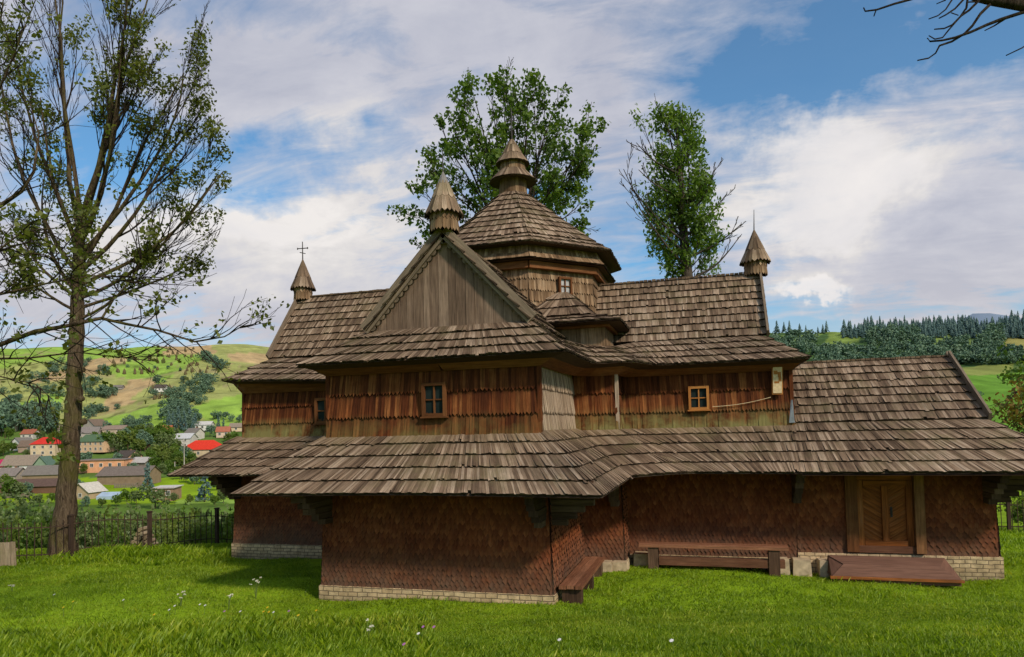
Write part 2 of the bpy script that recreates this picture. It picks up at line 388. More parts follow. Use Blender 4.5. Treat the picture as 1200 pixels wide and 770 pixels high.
GX = .34                                                       # the front ridge and gable stand a little off centre
def quarter(sx, sy, E, front, zr=ZR, ze=ZE, oh=.62, gs=.33, EW=0):
    """upper roofs of one quarter of the cross; E is the length of the arm along x"""
    g = lambda pts: [mir(p, sx, sy) for p in pts]
    mb = MB(); gx = GX*sx
    zb = 6.26; zbx = ze+.81; wx = .07 if front else .3
    shingles(mb, g([(gx, -FR+.12, ZR), (gx, -1.2, ZR)]), g([(2.0+gx, -FR+.12, zb), (2.0+gx, -1.6, zb)]), 8, wx)
    shingles(mb, g([(1.2, 0, zr), (E-gs+.2, 0, zr)]), g([(1.6, -1.88, zbx), (E-gs+.2, -1.88, zbx)]), 9, wx)
    x = E-gs
    up_ = [(gx, -FR+.33, zb), (2.0+gx, -FR+.33, zb), (1.95+gx*.7, -4.9, zb), (2.35+gx*.5, -4.15, 6.16), (2.9, -3.6, 6.08), (3.38, -3.38, 6.06), (3.62, -2.9, 6.08), (4.1, -2.3, 6.22),
           (4.7, -1.93, lerp(zb, zbx, .3)), (x, -1.88, zbx), (x, 0, zbx)]
    ex = HW+.50+gx*.4
    lo_ = [(gx, -FR-.60, ZE-.02), (ex, -FR-.60, ZE-.02), (ex, -5.2, ZE), (HW+.68, -4.75, ZE+.01), (HW+.95, -4.45, ZE+.03), (HC+.5, -HC-.5, ZE+.05), (4.5, -3.8, ZE+.03), (4.72, -3.45, ZE+.01),
           (5.2, -HW-.6, lerp(ZE, ze, .1)), (E+EW+oh, -HW-.6, ze), (E+EW+oh, 0, ze)]
    shingles(mb, g(up_), g(lo_), 4, wx)
    mb.build('upper_roof', M['roof'], church)
    # under the eave: warm cornice board and its dark soffit
    wl = [(gx, -FR), (HN, -FR), (HN, -5.2), (HW, -HC-.35), (HW+.3, -HC), (HC, -HC), (HC, -HC+.2), (HC+.1, -HW-.1), (HC+1.0, -HW), (E+EW, -HW), (E+EW, 0)]
    inner = [(p[0], p[1], ZT-.10) for p in wl]
    mid = [(lerp(p[0], q[0], .5), lerp(p[1], q[1], .5), q[2]-.09) for p, q in zip(wl, lo_)]
    outr = [(lerp(p[0], q[0], .995), lerp(p[1], q[1], .995), q[2]-.012) for p, q in zip(wl, lo_)]
    o = lambda p, e: (p[0]+.02*(1 if p[0] > 0 else 0)+e, p[1]-.02-e, p[2])
    if front or sx > 0:
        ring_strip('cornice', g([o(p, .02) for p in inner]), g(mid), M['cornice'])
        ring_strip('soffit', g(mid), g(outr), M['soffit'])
RR = dict(oh=.42, gs=.6); LL = dict(zr=8.85, ze=5.62, oh=.40, gs=.85, EW=-.3)
quarter(1, 1, RT, True, **RR); quarter(-1, 1, LF, True, **LL); quarter(1, -1, RT, False, **RR); quarter(-1, -1, LF, False, **LL)

# skirt roof round the whole church
def skirt(sx, sy, E, front, annex):
    g = lambda pts: [mir(p, sx, sy) for p in pts]
    OV = 1.55; e = HW+OV; wx = .072 if front else .35
    up_ = [(0, -FR, ZJ), (HW, -FR, ZJ), (HW, -HC, ZJ), (HC, -HC, ZJ), (HC, -HW, ZJ), (E, -HW, ZJ)]
    lo_ = [(0, -FR-OV, ZS-.03), (e-.12, -FR-OV, ZS-.07), (e+.03, -5.5, ZS+.02), (e+.98, -5.12, ZS+.07), (e+1.5, -e-.02, ZS+.02), (E+(0 if annex else OV*.9), -e, ZS)]
    if not annex:
        up_ += [(E, 0, ZJ)]; lo_ += [(E+OV*.9, 0, ZS)]
    mb = MB(); shingles(mb, g(up_), g(lo_), 5, wx); mb.build('skirt_roof', M['skirtroof'], church)
    # boarded underside
    lo2 = [(p[0], p[1], p[2]-.02) for p in lo_]; wl = [(p[0], p[1], ZJ-.85) for p in up_]
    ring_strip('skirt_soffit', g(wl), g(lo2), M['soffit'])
skirt(1, 1, RT, True, True); skirt(-1, 1, LF, True, False); skirt(1, -1, RT, False, True); skirt(-1, -1, LF, False, False)

# annexe roof
ZA = 5.58; e = HW+1.55
for sy in (1, -1):
    g = lambda pts: [mir(p, 1, sy) for p in pts]; wx = .072 if sy == 1 else .35; mb = MB()
    shingles(mb, g([(RT-.0, 0, ZA), (AX+.12, 0, ZA)]), g([(RT-.0, -HW, ZJ), (AX+.12, -HW, ZJ)]), 8, wx)
    shingles(mb, g([(RT, -HW, ZJ), (AX, -HW, ZJ), (AX, 0, ZJ)]), g([(RT, -e, ZS), (AX+1.55, -e, ZS-.02), (AX+1.55, 0, ZS)]), 5, wx)
    mb.build('annex_roof', M['roof'], church)
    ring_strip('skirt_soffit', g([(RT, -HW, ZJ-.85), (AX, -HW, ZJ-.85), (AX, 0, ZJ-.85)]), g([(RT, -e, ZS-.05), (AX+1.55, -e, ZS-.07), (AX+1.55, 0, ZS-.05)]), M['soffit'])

# ridges: saw-toothed line of shingle ends standing over each ridge
def ridge(a, b, name='ridge_comb'):
    mb = MB(); a, b = V(a), V(b); L = (b-a).length; n = int(L/.13); d = (b-a).normalized(); s = V((-d.y, d.x, 0))
    for k in range(n):
        p = a+d*(L*(k+.5)/n)
        mb.box(p+V((0, 0, .02)), (.115 if abs(d.x) > .5 else .16, .16 if abs(d.x) > .5 else .115, .05+rnd.uniform(-.012, .022)), None, (rnd.random()*.5, .5, .6))
    mb.build(name, M['roof'], church)
ridge((2.4, 0, ZR), (RT-.42, 0, ZR)); ridge((-2.4, 0, 8.85), (-LF+.67, 0, 8.85)); ridge((RT, 0, ZA), (AX+.1, 0, ZA)); ridge((GX, -FR+.15, ZR), (GX, -2.4, ZR))

# gables: upright boards, barge boards with a scalloped trim
def gable(origin, ux, n, base, half, apex, nb, mat='gable', scallop=True):
    o = V(origin); ux = V(ux); n = V(n); mb = MB(); W = 2*half
    xs = [0]
    while xs[-1] < W: xs.append(xs[-1]+rnd.uniform(.14, .26))
    xs[-1] = W
    zt = lambda x: base+(apex-base)*(1-abs(x-half)/half)
    for a, b in zip(xs[:-1], xs[1:]):
        a2, b2 = a+.004, b-.004; q = []
        pts = [(a2, base-.05), (b2, base-.05), (b2, zt(b2))]
        if a2 < half < b2: pts.append((half, apex))
        pts.append((a2, zt(a2)))
        off = rnd.uniform(0, .012)
        mb.poly([o+ux*(x-half)+V((0, 0, z))+n*off for x, z in pts], .03, n)
    mb.build('gable_boards', M[mat], church)
    for s in (-1, 1):
        bb = MB(); A = o+V((0, 0, apex+.10))+n*.14; E_ = o+ux*(s*(half+.07))+V((0, 0, base+.02))+n*.14
        bb.beam(A+ux*(s*.01), E_, .06, .28, n.cross(A-E_) if False else (0, 0, 1)); ob = bb.build('barge_board', M['barge'], church)
        if scallop:
            tb = MB(); d = (E_-A); L = d.length; d.normalize(); nn = n.cross(d)
            if nn.z > 0: nn = -nn
            k = int(L/.17)
            for j in range(1, k):
                c = A+d*(L*j/k)+nn*.10-n*.03
                tb.poly([c+d*(.085*math.cos(t))+nn*(.10*math.sin(t)) for t in [PI*q/6 for q in range(7)]], .02, n, (rnd.random()*.4, .5, .5))
            tb.build('scalloped_trim', M['barge'], church)
gable((GX, -FR+.34, 0), (1, 0, 0), (0, -1, 0), 6.26, 2.0, ZR-.04, 16)
gable((RT-.60, 0, 0), (0, 1, 0), (1, 0, 0), 6.26, 1.88, ZR-.04, 16, scallop=False)
gable((-LF+.85, 0, 0), (0, -1, 0), (-1, 0, 0), 6.43, 1.88, 8.81, 16, scallop=False)
gable((AX-.1, 0, 0), (0, 1, 0), (1, 0, 0), ZJ, HW, ZA-.06, 16, scallop=False)

# ring helpers for the octagon and the small turrets
def ngon(cx, cy, R, z, n, ph=0): return [(cx+R*math.cos(2*PI*(k+.5)/n+ph), cy+R*math.sin(2*PI*(k+.5)/n+ph), z) for k in range(n)]+[(cx+R*math.cos(2*PI*.5/n+ph), cy+R*math.sin(2*PI*.5/n+ph), z)]
def ring_sh(mb, cx, cy, R0, z0, R1, z1, n, rows, w, **kw):
    T, Bt = ngon(cx, cy, R0, z0, n), ngon(cx, cy, R1, z1, n)
    for k in range(n):
        a = 2*PI*(k+1)/n; kw['hint'] = (math.cos(a), math.sin(a), .15 if z0 != z1 else 1)
        shingles(mb, [T[k], T[k+1]], [Bt[k], Bt[k+1]], rows, w, **kw)
RO = 3.02
mb = MB(); ring_sh(mb, 0, 0, RO-.03, 8.60, RO+.06, 5.9, 8, 8, .085, lift=.04, tip=.06, jit=.03, thick=.03); mb.build('tower_wall', M['tower'], church)
mb = MB()
for k in range(8):
    a, b = ngon(0, 0, RO+.10, 8.61, 8)[k:k+2]; mb.beam(a, b, .16, .2, tone=(rnd.uniform(.4, .7), .5, .5))
mb.build('tower_beam', M['cornice'], church)
mb = MB(); ring_sh(mb, 0, 0, RO+.08, 9.16, RO+.42, 8.76, 8, 1, .11, lift=.03, tip=.0, jit=.02)
ring_sh(mb, 0, 0, RO+.16, 9.20, RO+.24, 8.92, 8, 1, .10, lift=.05, tip=.07, jit=.02)
mb.build('tower_skirt', M['tower'], church)
def octsoffit(R0, z0, R1, z1, name='soffit'):
    ring_strip(name, ngon(0, 0, R0, z0, 8), ngon(0, 0, R1, z1, 8), M['soffit'])
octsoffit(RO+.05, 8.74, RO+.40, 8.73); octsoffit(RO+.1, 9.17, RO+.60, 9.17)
mb = MB()
prof = [(RO+.64, 9.17), (RO+.10, 9.53), (1.9, 10.5), (.46, 11.72)]
ring_sh(mb, 0, 0, prof[1][0], prof[1][1], prof[0][0], prof[0][1], 8, 2, .09, lift=.05, jit=.02)
ring_sh(mb, 0, 0, prof[2][0], prof[2][1], prof[1][0], prof[1][1], 8, 4, .09, lift=.05, jit=.02)
ring_sh(mb, 0, 0, prof[3][0], prof[3][1], prof[2][0], prof[2][1], 8, 5, .09, lift=.05, jit=.02)
mb.build('tower_roof', M['roof'], church)
# lantern
lan = MB(); ring_sh(lan, 0, 0, .44, 12.22, .47, 11.60, 14, 1, .1, lift=.012)
ring_sh(lan, 0, 0, .42, 12.85, .44, 12.40, 14, 1, .1, lift=.012)
lantern = lan.build('lantern', M['tower'], church)
lr = MB(); ring_sh(lr, 0, 0, .46, 12.52, .80, 12.15, 16, 1, .11, lift=.015)
def underside(m_, R0, z0, R1, z1):
    T, Bt = ngon(0, 0, R0, z0, 16), ngon(0, 0, R1, z1, 16)
    for k in range(16): m_.add([T[k], T[k+1], Bt[k+1], Bt[k]], [(0, 1, 2, 3)], (0, 0, 0))
underside(lr, .44, 12.2, .79, 12.135); lr.build('lantern_roof', M['roof'], lantern)
lr = MB(); ring_sh(lr, 0, 0, .36, 13.08, .57, 12.76, 16, 1, .11, lift=.015); ring_sh(lr, 0, 0, .2, 13.4, .36, 13.08, 12, 1, .1, lift=.015); ring_sh(lr, 0, 0, .05, 13.62, .2, 13.4, 8, 1, .1, lift=.012)
underside(lr, .43, 12.78, .56, 12.745); lr.build('lantern_roof', M['roof'], lantern)
def cross(p, h, w, parent, double=True, rz=0):
    mb = MB(); p = V(p); ux = V((math.cos(rz), math.sin(rz), 0))
    mb.tube([p, p+V((0, 0, h))], [.022, .016], 6)
    mb.tube([p+V((0, 0, h*.62))-ux*w/2, p+V((0, 0, h*.62))+ux*w/2], [.018, .018], 5)
    if double: mb.tube([p+V((0, 0, h*.36))-ux*w*.28+V((0, 0, .03)), p+V((0, 0, h*.36))+ux*w*.28-V((0, 0, .03))], [.015, .015], 5)
    for q in (-1, 1):
        mb.tube([p+V((0, 0, h*.62))+ux*q*w/2-V((0, 0, .035)), p+V((0, 0, h*.62))+ux*q*w/2+V((0, 0, .035))], [.02, .02], 5)
    return mb.build('cross', M['iron'], parent)
cross((0, 0, 13.56), 1.15, .36, church, rz=.25)

# turret on each gable end
def turret(x, y, z, kind):
    mb = MB(); R = .33; z0_ = z; H_ = .92 if kind != 'cross' else 1.0
    ring_sh(mb, x, y, R-.02, z+.52*H_, R, z-.02, 12, 2, .1, lift=.02, tip=.06, jit=.02, over=.3)
    t = mb.build('turret', M['tower'], church)
    c = MB()
    ring_sh(c, x, y, R-.08, z+.86*H_, R+.10, z+.40*H_, 12, 1, .1, lift=.02, tip=.07, jit=.03)
    ring_sh(c, x, y, R-.21, z+1.22*H_, R-.06, z+.80*H_, 12, 1, .1, lift=.02, tip=.06, jit=.03)
    c.build('turret_roof', M['roof'], t)
    k = MB(); P0 = ngon(x, y, R-.18, z+1.16*H_, 10); 
    for q in range(10): k.add([P0[q], P0[q+1], (x, y, z+1.52*H_)], [(0, 1, 2)])
    k.build('turret_cap', M['zinc'] if kind == 'near' else M['roof'], t)
    ub = MB(); P0 = ngon(x, y, R-.03, z+.02*H_, 12); ub.add(P0[:12], [tuple(range(12))], (0, 0, 0)); P0 = ngon(x, y, R+.1, z+.39*H_, 12); ub.add(P0[:12], [tuple(range(12))], (0, 0, 0))
    ub.build('turret_base', M['soffit'], t)
    if kind == 'cross': cross((x, y, z+1.48*H_), .66, .40, t, True, .1)
    elif kind == 'near': 
        q = MB(); q.tube([(x, y, z+1.48*H_), (x, y, z+2.05*H_)], [.018, .01], 5); q.build('finial_rod', M['iron'], t)
    else:
        q = MB(); q.tube([(x, y, z+1.48*H_), (x+.02, y, z+2.15*H_)], [.018, .008], 5); q.build('finial_rod', M['iron'], t)
turret(GX, -FR+.28, ZR+.10, 'near'); turret(RT-.58, 0, ZR-.02, 'rod'); turret(-LF+.85, 0, 8.80, 'cross')

# little hipped corner roofs between the octagon and the square
for sx, sy in ((1, -1), (-1, -1), (1, 1), (-1, 1)):
    g = lambda p: (p[0]*sx, -p[1]*sy if False else p[1]*-sy*-1, p[2])
    g = lambda p: (p[0]*sx, abs(p[1])*sy, p[2])
    a, b, zt = 3.46, .7, 6.64
    wmb = MB()
    shingles(wmb, [g((b, a-.02, zt)), g((a-.02, a-.02, zt))], [g((b, a, 5.95)), g((a, a, 5.95))], 1, .11, lift=.02, hint=(0, sy, 0))
    shingles(wmb, [g((a-.02, a-.02, zt)), g((a-.02, b, zt))], [g((a, a, 5.95)), g((a, b, 5.95))], 1, .11, lift=.02, hint=(sx, 0, 0))
    wmb.build('corner_wall', M['wallgrey'] if sx*sy > 0 else M['tower'], church)
    bm_ = MB()
    bm_.beam(g((b, a+.06, zt-.02)), g((a+.13, a+.06, zt-.02)), .12, .13, tone=(.6, .5, .5)); bm_.beam(g((a+.06, a+.0, zt-.022)), g((a+.06, b, zt-.022)), .12, .13, tone=(.6, .5, .5))
    bm_.build('corner_beam', M['cornice'], church)
    rmb = MB(); ap = g((2.18, 2.18, 7.85)); q = .46; ze = zt+.03
    cA, cB, cC = g((b-.2, a+q, ze)), g((a+q, a+q, ze)), g((a+q, b-.2, ze))
    m1 = g((1.85, 3.1, 6.98)); m2 = g((3.1, 3.1, 6.98)); m3 = g((3.1, 1.85, 6.98))
    mA = g((1.0, 3.1, 6.98)); mC = g((3.1, 1.0, 6.98))
    shingles(rmb, [mA, m2, mC], [cA, cB, cC], 2, .11)
    shingles(rmb, [g((1.9, 2.2, 7.85)), ap, g((2.2, 1.9, 7.85))], [mA, m2, mC], 3, .11)
    rmb.build('corner_roof', M['roof'], church)
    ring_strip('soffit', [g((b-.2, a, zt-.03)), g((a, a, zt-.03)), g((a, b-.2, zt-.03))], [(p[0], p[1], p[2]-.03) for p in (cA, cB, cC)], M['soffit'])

# windows: frame with sill and crossbars, panes behind
def window(c, n, w, h, fr, cols, rows, frame, glassm='glass', sill=True):
    c = V(c); n = V(n).normalized(); ux = V((0, 0, 1)).cross(n).normalized(); mb = MB(); up = V((0, 0, 1))
    def bar(x0, z0, x1, z1, w_, dp, off): mb.beam(c+ux*x0+up*z0+n*off, c+ux*x1+up*z1+n*off, w_ if False else dp, w_, up if abs(x1-x0) > abs(z1-z0) else tuple(ux))
    W, H = w/2, h/2
    def b2(cx_, cz, sx_, sz, dp, off):
        R = Matrix((ux, n, up)).transposed(); mb.box(c+ux*cx_+up*cz+n*off, (sx_, dp, sz), R)
    b2(-W+fr/2, 0, fr, h, .09, .045); b2(W-fr/2, 0, fr, h, .09, .045)
    b2(0, H-fr/2, w-2*fr-.002, fr, .085, .045); b2(0, -H+fr/2, w-2*fr-.002, fr, .085, .045)
    mu = fr*.5
    for k in range(1, cols): b2(-W+fr+(w-2*fr)*k/cols, 0, mu, h-2*fr-.002, .05, .03)
    for k in range(1, rows): b2(0, -H+fr+(h-2*fr)*k/rows, w-2*fr-.002, mu*.85, .045, .03)
    if sill: b2(0, -H-.02, w+.06, .035, .13, .05)
    f = mb.build('window', M[frame], church, bevel=.006)
    g = MB(); zc = .012
    for i in range(cols):
        for j in range(rows):
            x0 = -W+fr+(w-2*fr)*i/cols; x1 = -W+fr+(w-2*fr)*(i+1)/cols; z0 = -H+fr+(h-2*fr)*j/rows; z1 = -H+fr+(h-2*fr)*(j+1)/rows
            tl = rnd.uniform(-.002, .002)
            g.add([c+ux*x0+up*z0+n*(zc+tl), c+ux*x1+up*z0+n*zc, c+ux*x1+up*z1+n*(zc-tl), c+ux*x0+up*z1+n*zc], [(0, 1, 2, 3)])
    g.build('pane', M[glassm], f)
    return f
window((.16, -FR-.07, 4.55), (0, -1, .04), .58, .76, .07, 2, 2, 'framed')
window((5.85, -HW-.06, 4.55), (0, -1, .04), .54, .64, .065, 2, 2, 'frame')
window((-5.62, -HW-.06, 4.55), (0, -1, .04), .72, .82, .085, 2, 2, 'framed')
nd = V((math.cos(-PI/4), math.sin(-PI/4), 0))
window(nd*(RO*math.cos(PI/8)+.08)+V((.04, .04, 8.06)), nd, .46, .54, .06, 2, 2, 'framed', 'glasslit')

# log brackets under the skirt roof: wall logs run on past the corners, longer towards the top
def bracket(x, y, d, ztop=2.62, n=6, L=1.25, hang=.85):
    mb = MB(); d = V(d); p = V((x, y, 0)); cr = V((-d.y, d.x, 0))
    for k in range(n):
        z = ztop-.09-k*hang/n; l = L*(1-(k/n)**1.25*.86)*rnd.uniform(.95, 1.05)
        w = .19+rnd.uniform(-.012, .012)
        mb.box(p+d*(l/2-.05)+V((0, 0, z))+cr*rnd.uniform(-.012, .012), (abs(d.x)*l+abs(d.y)*w, abs(d.y)*l+abs(d.x)*w, hang/n*.90), None)
    mb.build('bracket', M['dark'], church, bevel=.012)
for (x, y, d) in ((-HW+.1, -FR-.08, (0, -1, 0)), (-HW-.08, -FR+.1, (-1, 0, 0)), (HW-.1, -FR-.08, (0, -1, 0)), (HW+.08, -FR+.1, (1, 0, 0)), (HC-.1, -HC-.08, (0, -1, 0)), (RT, -HW-.08, (0, -1, 0)),
                  (AX-.1, -HW-.08, (0, -1, 0)), (AX+.08, -HW+.1, (1, 0, 0)), (AX+.08, HW-.1, (1, 0, 0)), (-LF+.1, -HW-.08, (0, -1, 0)), (-LF-.08, -HW+.1, (-1, 0, 0)), (-LF-.08, HW-.1, (-1, 0, 0))):
    bracket(x, y, d)
# eave plates the brackets carry
mb = MB()
for a, b in (((-HW-1.2, -FR-1.1, 2.74), (HW+1.2, -FR-1.1, 2.72)), ((HC+.3, -HW-1.12, 2.72), (AX+1.1, -HW-1.12, 2.72)), ((-LF-1.1, -HW-1.12, 2.72), (-HW-1.2, -HW-1.12, 2.72)), ((HW+1.1, -FR-1.1, 2.72), (HW+1.1, -5.0, 2.72))):
    mb.beam(a, b, .14, .16)
mb.build('eave_plate', M['dark'], church)

# doorway of the annexe
yW = -HW-.10; DXC = (DX0+DX1)/2
pb = MB(); pb.box((DX0-.15, yW-.01, 1.63), (.28, .16, 2.25)); pb.build('door_post', M['cornice'], church, bevel=.012)
pb = MB(); pb.box((DX1+.12, yW-.03, 1.63), (.22, .20, 2.25)); pb.build('door_post', M['cornice'], church, bevel=.012)
pb = MB(); pb.box(((DX0+DX1)/2, yW+.035, .58), (DX1-DX0+.34, .22, .17)); pb.build('threshold', M['bench'], church, bevel=.015)
dr = MB(); dy = yW+.06
dr.box((DX0+.06, dy-.04, 1.48), (.13, .07, 1.66)); dr.box((DX1-.08, dy-.04, 1.48), (.15, .07, 1.66))
dr.box((DXC, dy-.04, 2.24), (DX1-DX0-.28, .068, .13)); dr.box((DXC, dy-.04, .73), (DX1-DX0-.28, .068, .13)); dr.box((DXC, dy-.05, 1.48), (.15, .08, 1.38))
dr.box((DXC, dy-.03, 2.45), (DX1-DX0-.01, .06, .26))
for s, x0, x1 in ((-1, DX0+.13, DXC-.08), (1, DXC+.08, DX1-.15)):       # slanting boards
    z0, z1 = .79, 2.18; wv = .13
    import_n = int((z1-z0+.6)/wv)
    for k in range(import_n):
        zc = z0-.35+k*wv; sl = -.62
        def zz(x): return zc+((x-x0) if s > 0 else (x1-x))*.62
        pts = []
        for x, off in ((x0, 0), (x1, 0), (x1, wv-.008), (x0, wv-.008)): pts.append((x, min(z1, max(z0, zz(x)+off))))
        if abs(pts[0][1]-pts[3][1]) < .01 and abs(pts[1][1]-pts[2][1]) < .01: continue
        dr.poly([(x, dy-.02+rnd.uniform(0, .008), z) for x, z in pts], .03, (0, -1, 0), (rnd.uniform(.3, .6), .5, .5), fib=(1, 0, .62 if s > 0 else -.62))
door = dr.build('door', M['door'], church)
hb = MB(); hb.tube([(DXC+.13, dy-.11, 1.42), (DXC+.13, dy-.15, 1.58), (DXC+.13, dy-.15, 1.58), (DXC+.13, dy-.11, 1.62)], [.012]*4, 6); hb.box((DXC+.13, dy-.098, 1.52), (.05, .012, .26)); hb.build('handle', M['iron'], door)
# flashing strip where the annexe roof meets the upper wall, and cable along the wall
mb = MB(); mb.add([(RT-.08, -HW-.13, ZJ+.02), (RT+.06, -HW-.13, ZJ+.02), (RT+.05, -1.75, ZJ+.80), (RT-.06, -1.95, ZJ+.80)], [(0, 1, 2, 3)])
mb.add([(RT-.09, -HW-.12, ZJ+.02), (RT+.045, -HW-.14, ZJ+.02), (RT+.02, -HW-.12, ZJ+.62), (RT-.02, -HW-.10, ZJ+.62)], [(0, 1, 2, 3)])
mb.build('flashing', M['metal'], church)
mb = MB(); mb.tube([(6.2+.135*k, -HW-.115, 4.30+.012*k*(1+.05*k)-.03*math.sin(k/11*PI)) for k in range(12)], [.009]*12, 5); mb.build('cable', M['paper'], church)
# stones set in the footing
def stone(c, s, parent, mat):
    mb = MB(); mb.box(c, s, Matrix.Rotation(rnd.uniform(-.06, .06), 3, 'Z'), taper=rnd.uniform(.88, .97)); return mb.build('foundation_stone', mat, parent, bevel=.03)
for (x, y, z, w, h) in ((2.98, -4.9, .12, .4, .42), (3.25, -4.05, .10, .62, .44), (3.75, -3.95, .12, .42, .40), (4.25, -3.0, .14, .5, .46), (7.75, -3.02, .08, .40, .50), (8.25, -3.03, .06, .46, .54), (8.85, -3.02, .08, .42, .50)):
    stone((x, y, z), (w, .42, h), church, M['stone'])

# ------------------------------------------------------------------ things beside the church
tb = thing('notice_board', 'narrow pale notice board fixed high on the right end of the orange upper wall', 'notice board', (7.86, -HW-.14, 4.95))
mb = MB(); mb.box((0, 0, 0), (.27, .05, .76), Matrix.Rotation(.03, 3, 'Y')); mb.build('board', M['frame'], tb, bevel=.006)
mb = MB(); mb.box((0, -.034, 0), (.22, .012, .69), Matrix.Rotation(.03, 3, 'Y'))
o = mb.build('paper_sheet', M['paper'], tb)
mb = MB()
for (x, z, w, h) in ((-.04, .20, .10, .10), (.05, .14, .08, .14), (.06, .02, .07, .12), (-.02, -.06, .12, .05)): mb.box((x, -.0422, z), (w, .004, h))
mb.build('faded_mark', M['frame'], tb)

def bench(name, label, loc, rz, L, h, planks, w, logs):
    t = thing(name, label, 'bench', loc, rz, 'timber benches along the church wall')
    for k in range(planks):
        mb = MB(); pw = w/planks
        mb.box((rnd.uniform(-.02, .02), -w/2+pw*(k+.5), h-.03+rnd.uniform(-.006, .006)), (L*rnd.uniform(.985, 1), pw-.014, .075)); mb.build('seat_plank', M['seat'], t, bevel=.012)
    for x in logs:
        mb = MB(); mb.box((x, 0, (h-.07-.3)/2), (.26, w*.8, h-.07+.3)); mb.build('leg', M['dark'], t, bevel=.03)
    return t
b1 = bench('bench', 'dark three-plank bench running along the side wall of the projecting front wing', (3.14, -5.95, .0), PI/2, 3.3, .47, 3, .52, (-1.42, 0, 1.42))
b2 = bench('bench', 'long red-brown plank bench along the right wall, with a log lying beneath it', (6.06, -3.42, .14), 0, 3.75, .56, 2, .44, (-1.5, 1.5))
mb = MB(); mb.box((0.2, -.05, .13), (3.1, .2, .2)); mb.build('stretcher', M['bench'], b2, bevel=.03)

ld = thing('step_cover', 'low reddish-brown boarded step cover with sloping sides lying in front of the door', 'step cover', (10.22, -3.52, -.06))
bx0, bx1, by0, by1 = -1.38, 1.36, -.30, .42
mb = MB(); mb.box((0, (by0+by1)/2, .06), (bx1-bx0, by1-by0, .12)); mb.build('base', M['lid'], ld, bevel=.01)
top = [(bx0+.30, by0+.22, .40), (bx1-.34, by0+.22, .40), (bx1-.12, by1-.02, .52), (bx0+.02, by1-.02, .52)]
lo = [(bx0-.03, by0-.04, .125), (bx1+.03, by0-.04, .125), (bx1+.03, by1, .125), (bx0-.03, by1, .125)]
for nm, q in (('top_board', top), ('front_board', [lo[0], lo[1], top[1], top[0]]), ('side_board', [lo[1], lo[2], top[2], top[1]]), ('side_board', [lo[3], lo[0], top[0], top[3]]), ('back_board', [lo[2], lo[3], top[3], top[2]])):
    mb = MB(); mb.poly(q, .022, fib=(1, 0, 0) if nm != 'side_board' else (0, 1, .3)); mb.build(nm, M['lid'], ld)
mb = MB(); mb.beam(V(lo[0])+V((-.02, -.02, 0)), V(lo[1])+V((.02, -.02, 0)), .05, .06); mb.build('edge_rail', M['door'], ld)
# ------------------------------------------------------------------ terrain
NR = np.random.default_rng(11)
LD = [-50, 0, 3, 6, 10, 14, 16.5, 22.5, 26, 32, 45, 70, 110, 200, 260, 330, 420, 530, 700, 900, 1050, 1400, 3000, 9000]
LZ = [2.3, 2.25, 1.95, 1.45, .72, .08, 0, .05, -.3, -1.7, -4.5, -9, -14, -16, -12, -6, 6, 37, 80, 119, 132, 110, 30, -100]
RD = [-50, 0, 3, 6, 10, 14, 16.5, 22.5, 26, 32, 45, 70, 110, 150, 200, 300, 450, 700, 900, 1050, 1400, 3000, 9000]
RZ = [2.3, 2.25, 1.95, 1.45, .72, .08, 0, -.2, -.5, -1.2, -3, -6.5, -9, -8, -2, 22, 53, 92, 117, 122, 100, 30, -100]
def terr(x, y):
    x = np.asarray(x, float); y = np.asarray(y, float)
    xc = (x-CAM.x)*r0.x+(y-CAM.y)*r0.y; d = (x-CAM.x)*f0.x+(y-CAM.y)*f0.y
    r = np.hypot(xc, d); de = np.maximum(d, .35*r); a = xc/np.maximum(de, .5)
    w = sstep(-.12, .30, a); z = np.interp(de, LD, LZ)*(1-w)+np.interp(de, RD, RZ)*w
    far = sstep(35, 220, r); amp = far*np.minimum(r/100, 7)
    z = z+amp*(.55*np.sin(x*.021+1.3)*np.cos(y*.017+.4)+.35*np.sin(x*.047+y*.031)+.2*np.sin(x*.11-y*.09))
    near = (1-sstep(25, 40, r))
    z = z+near*(.05*np.sin(x*.7+.4)*np.sin(y*.6)+.025*np.sin(x*1.9+y*1.3)+.02*np.sin(y*2.3-x*.8))
    # the yard drops a little beside the left arm and rises a little in the corner on the right
    z = z-.22*np.exp(-((x+8.5)**2/9+(y+3.5)**2/7))*near-.13*np.exp(-((x-12)**2/6+(y+3.4)**2/5))*near+.12*np.exp(-((x-4.6)**2/4+(y+4.4)**2/3))*near
    # a skyline that is not ruled
    z = z+sstep(600, 850, r)*(3.0*np.sin(a*9+1)+1.6*np.sin(a*23+.7)+.7*np.sin(a*51))
    return z
def tz(x, y): return float(terr(x, y))
def hit(px, py, dmin=20, dmax=2500):        # where a line of sight meets the land
    r = ray(px, py); d = dmin; step = 1.0
    while d < dmax:
        p = CAM+r*d
        if p.z < tz(p.x, p.y):
            a, b = d-step, d
            for _ in range(20):
                m_ = (a+b)/2; p = CAM+r*m_
                if p.z < tz(p.x, p.y): b = m_
                else: a = m_
            return V((p.x, p.y, tz(p.x, p.y))), b
        step = max(.5, d*.01); d += step
    p = CAM+r*dmax; return V((p.x, p.y, tz(p.x, p.y))), dmax

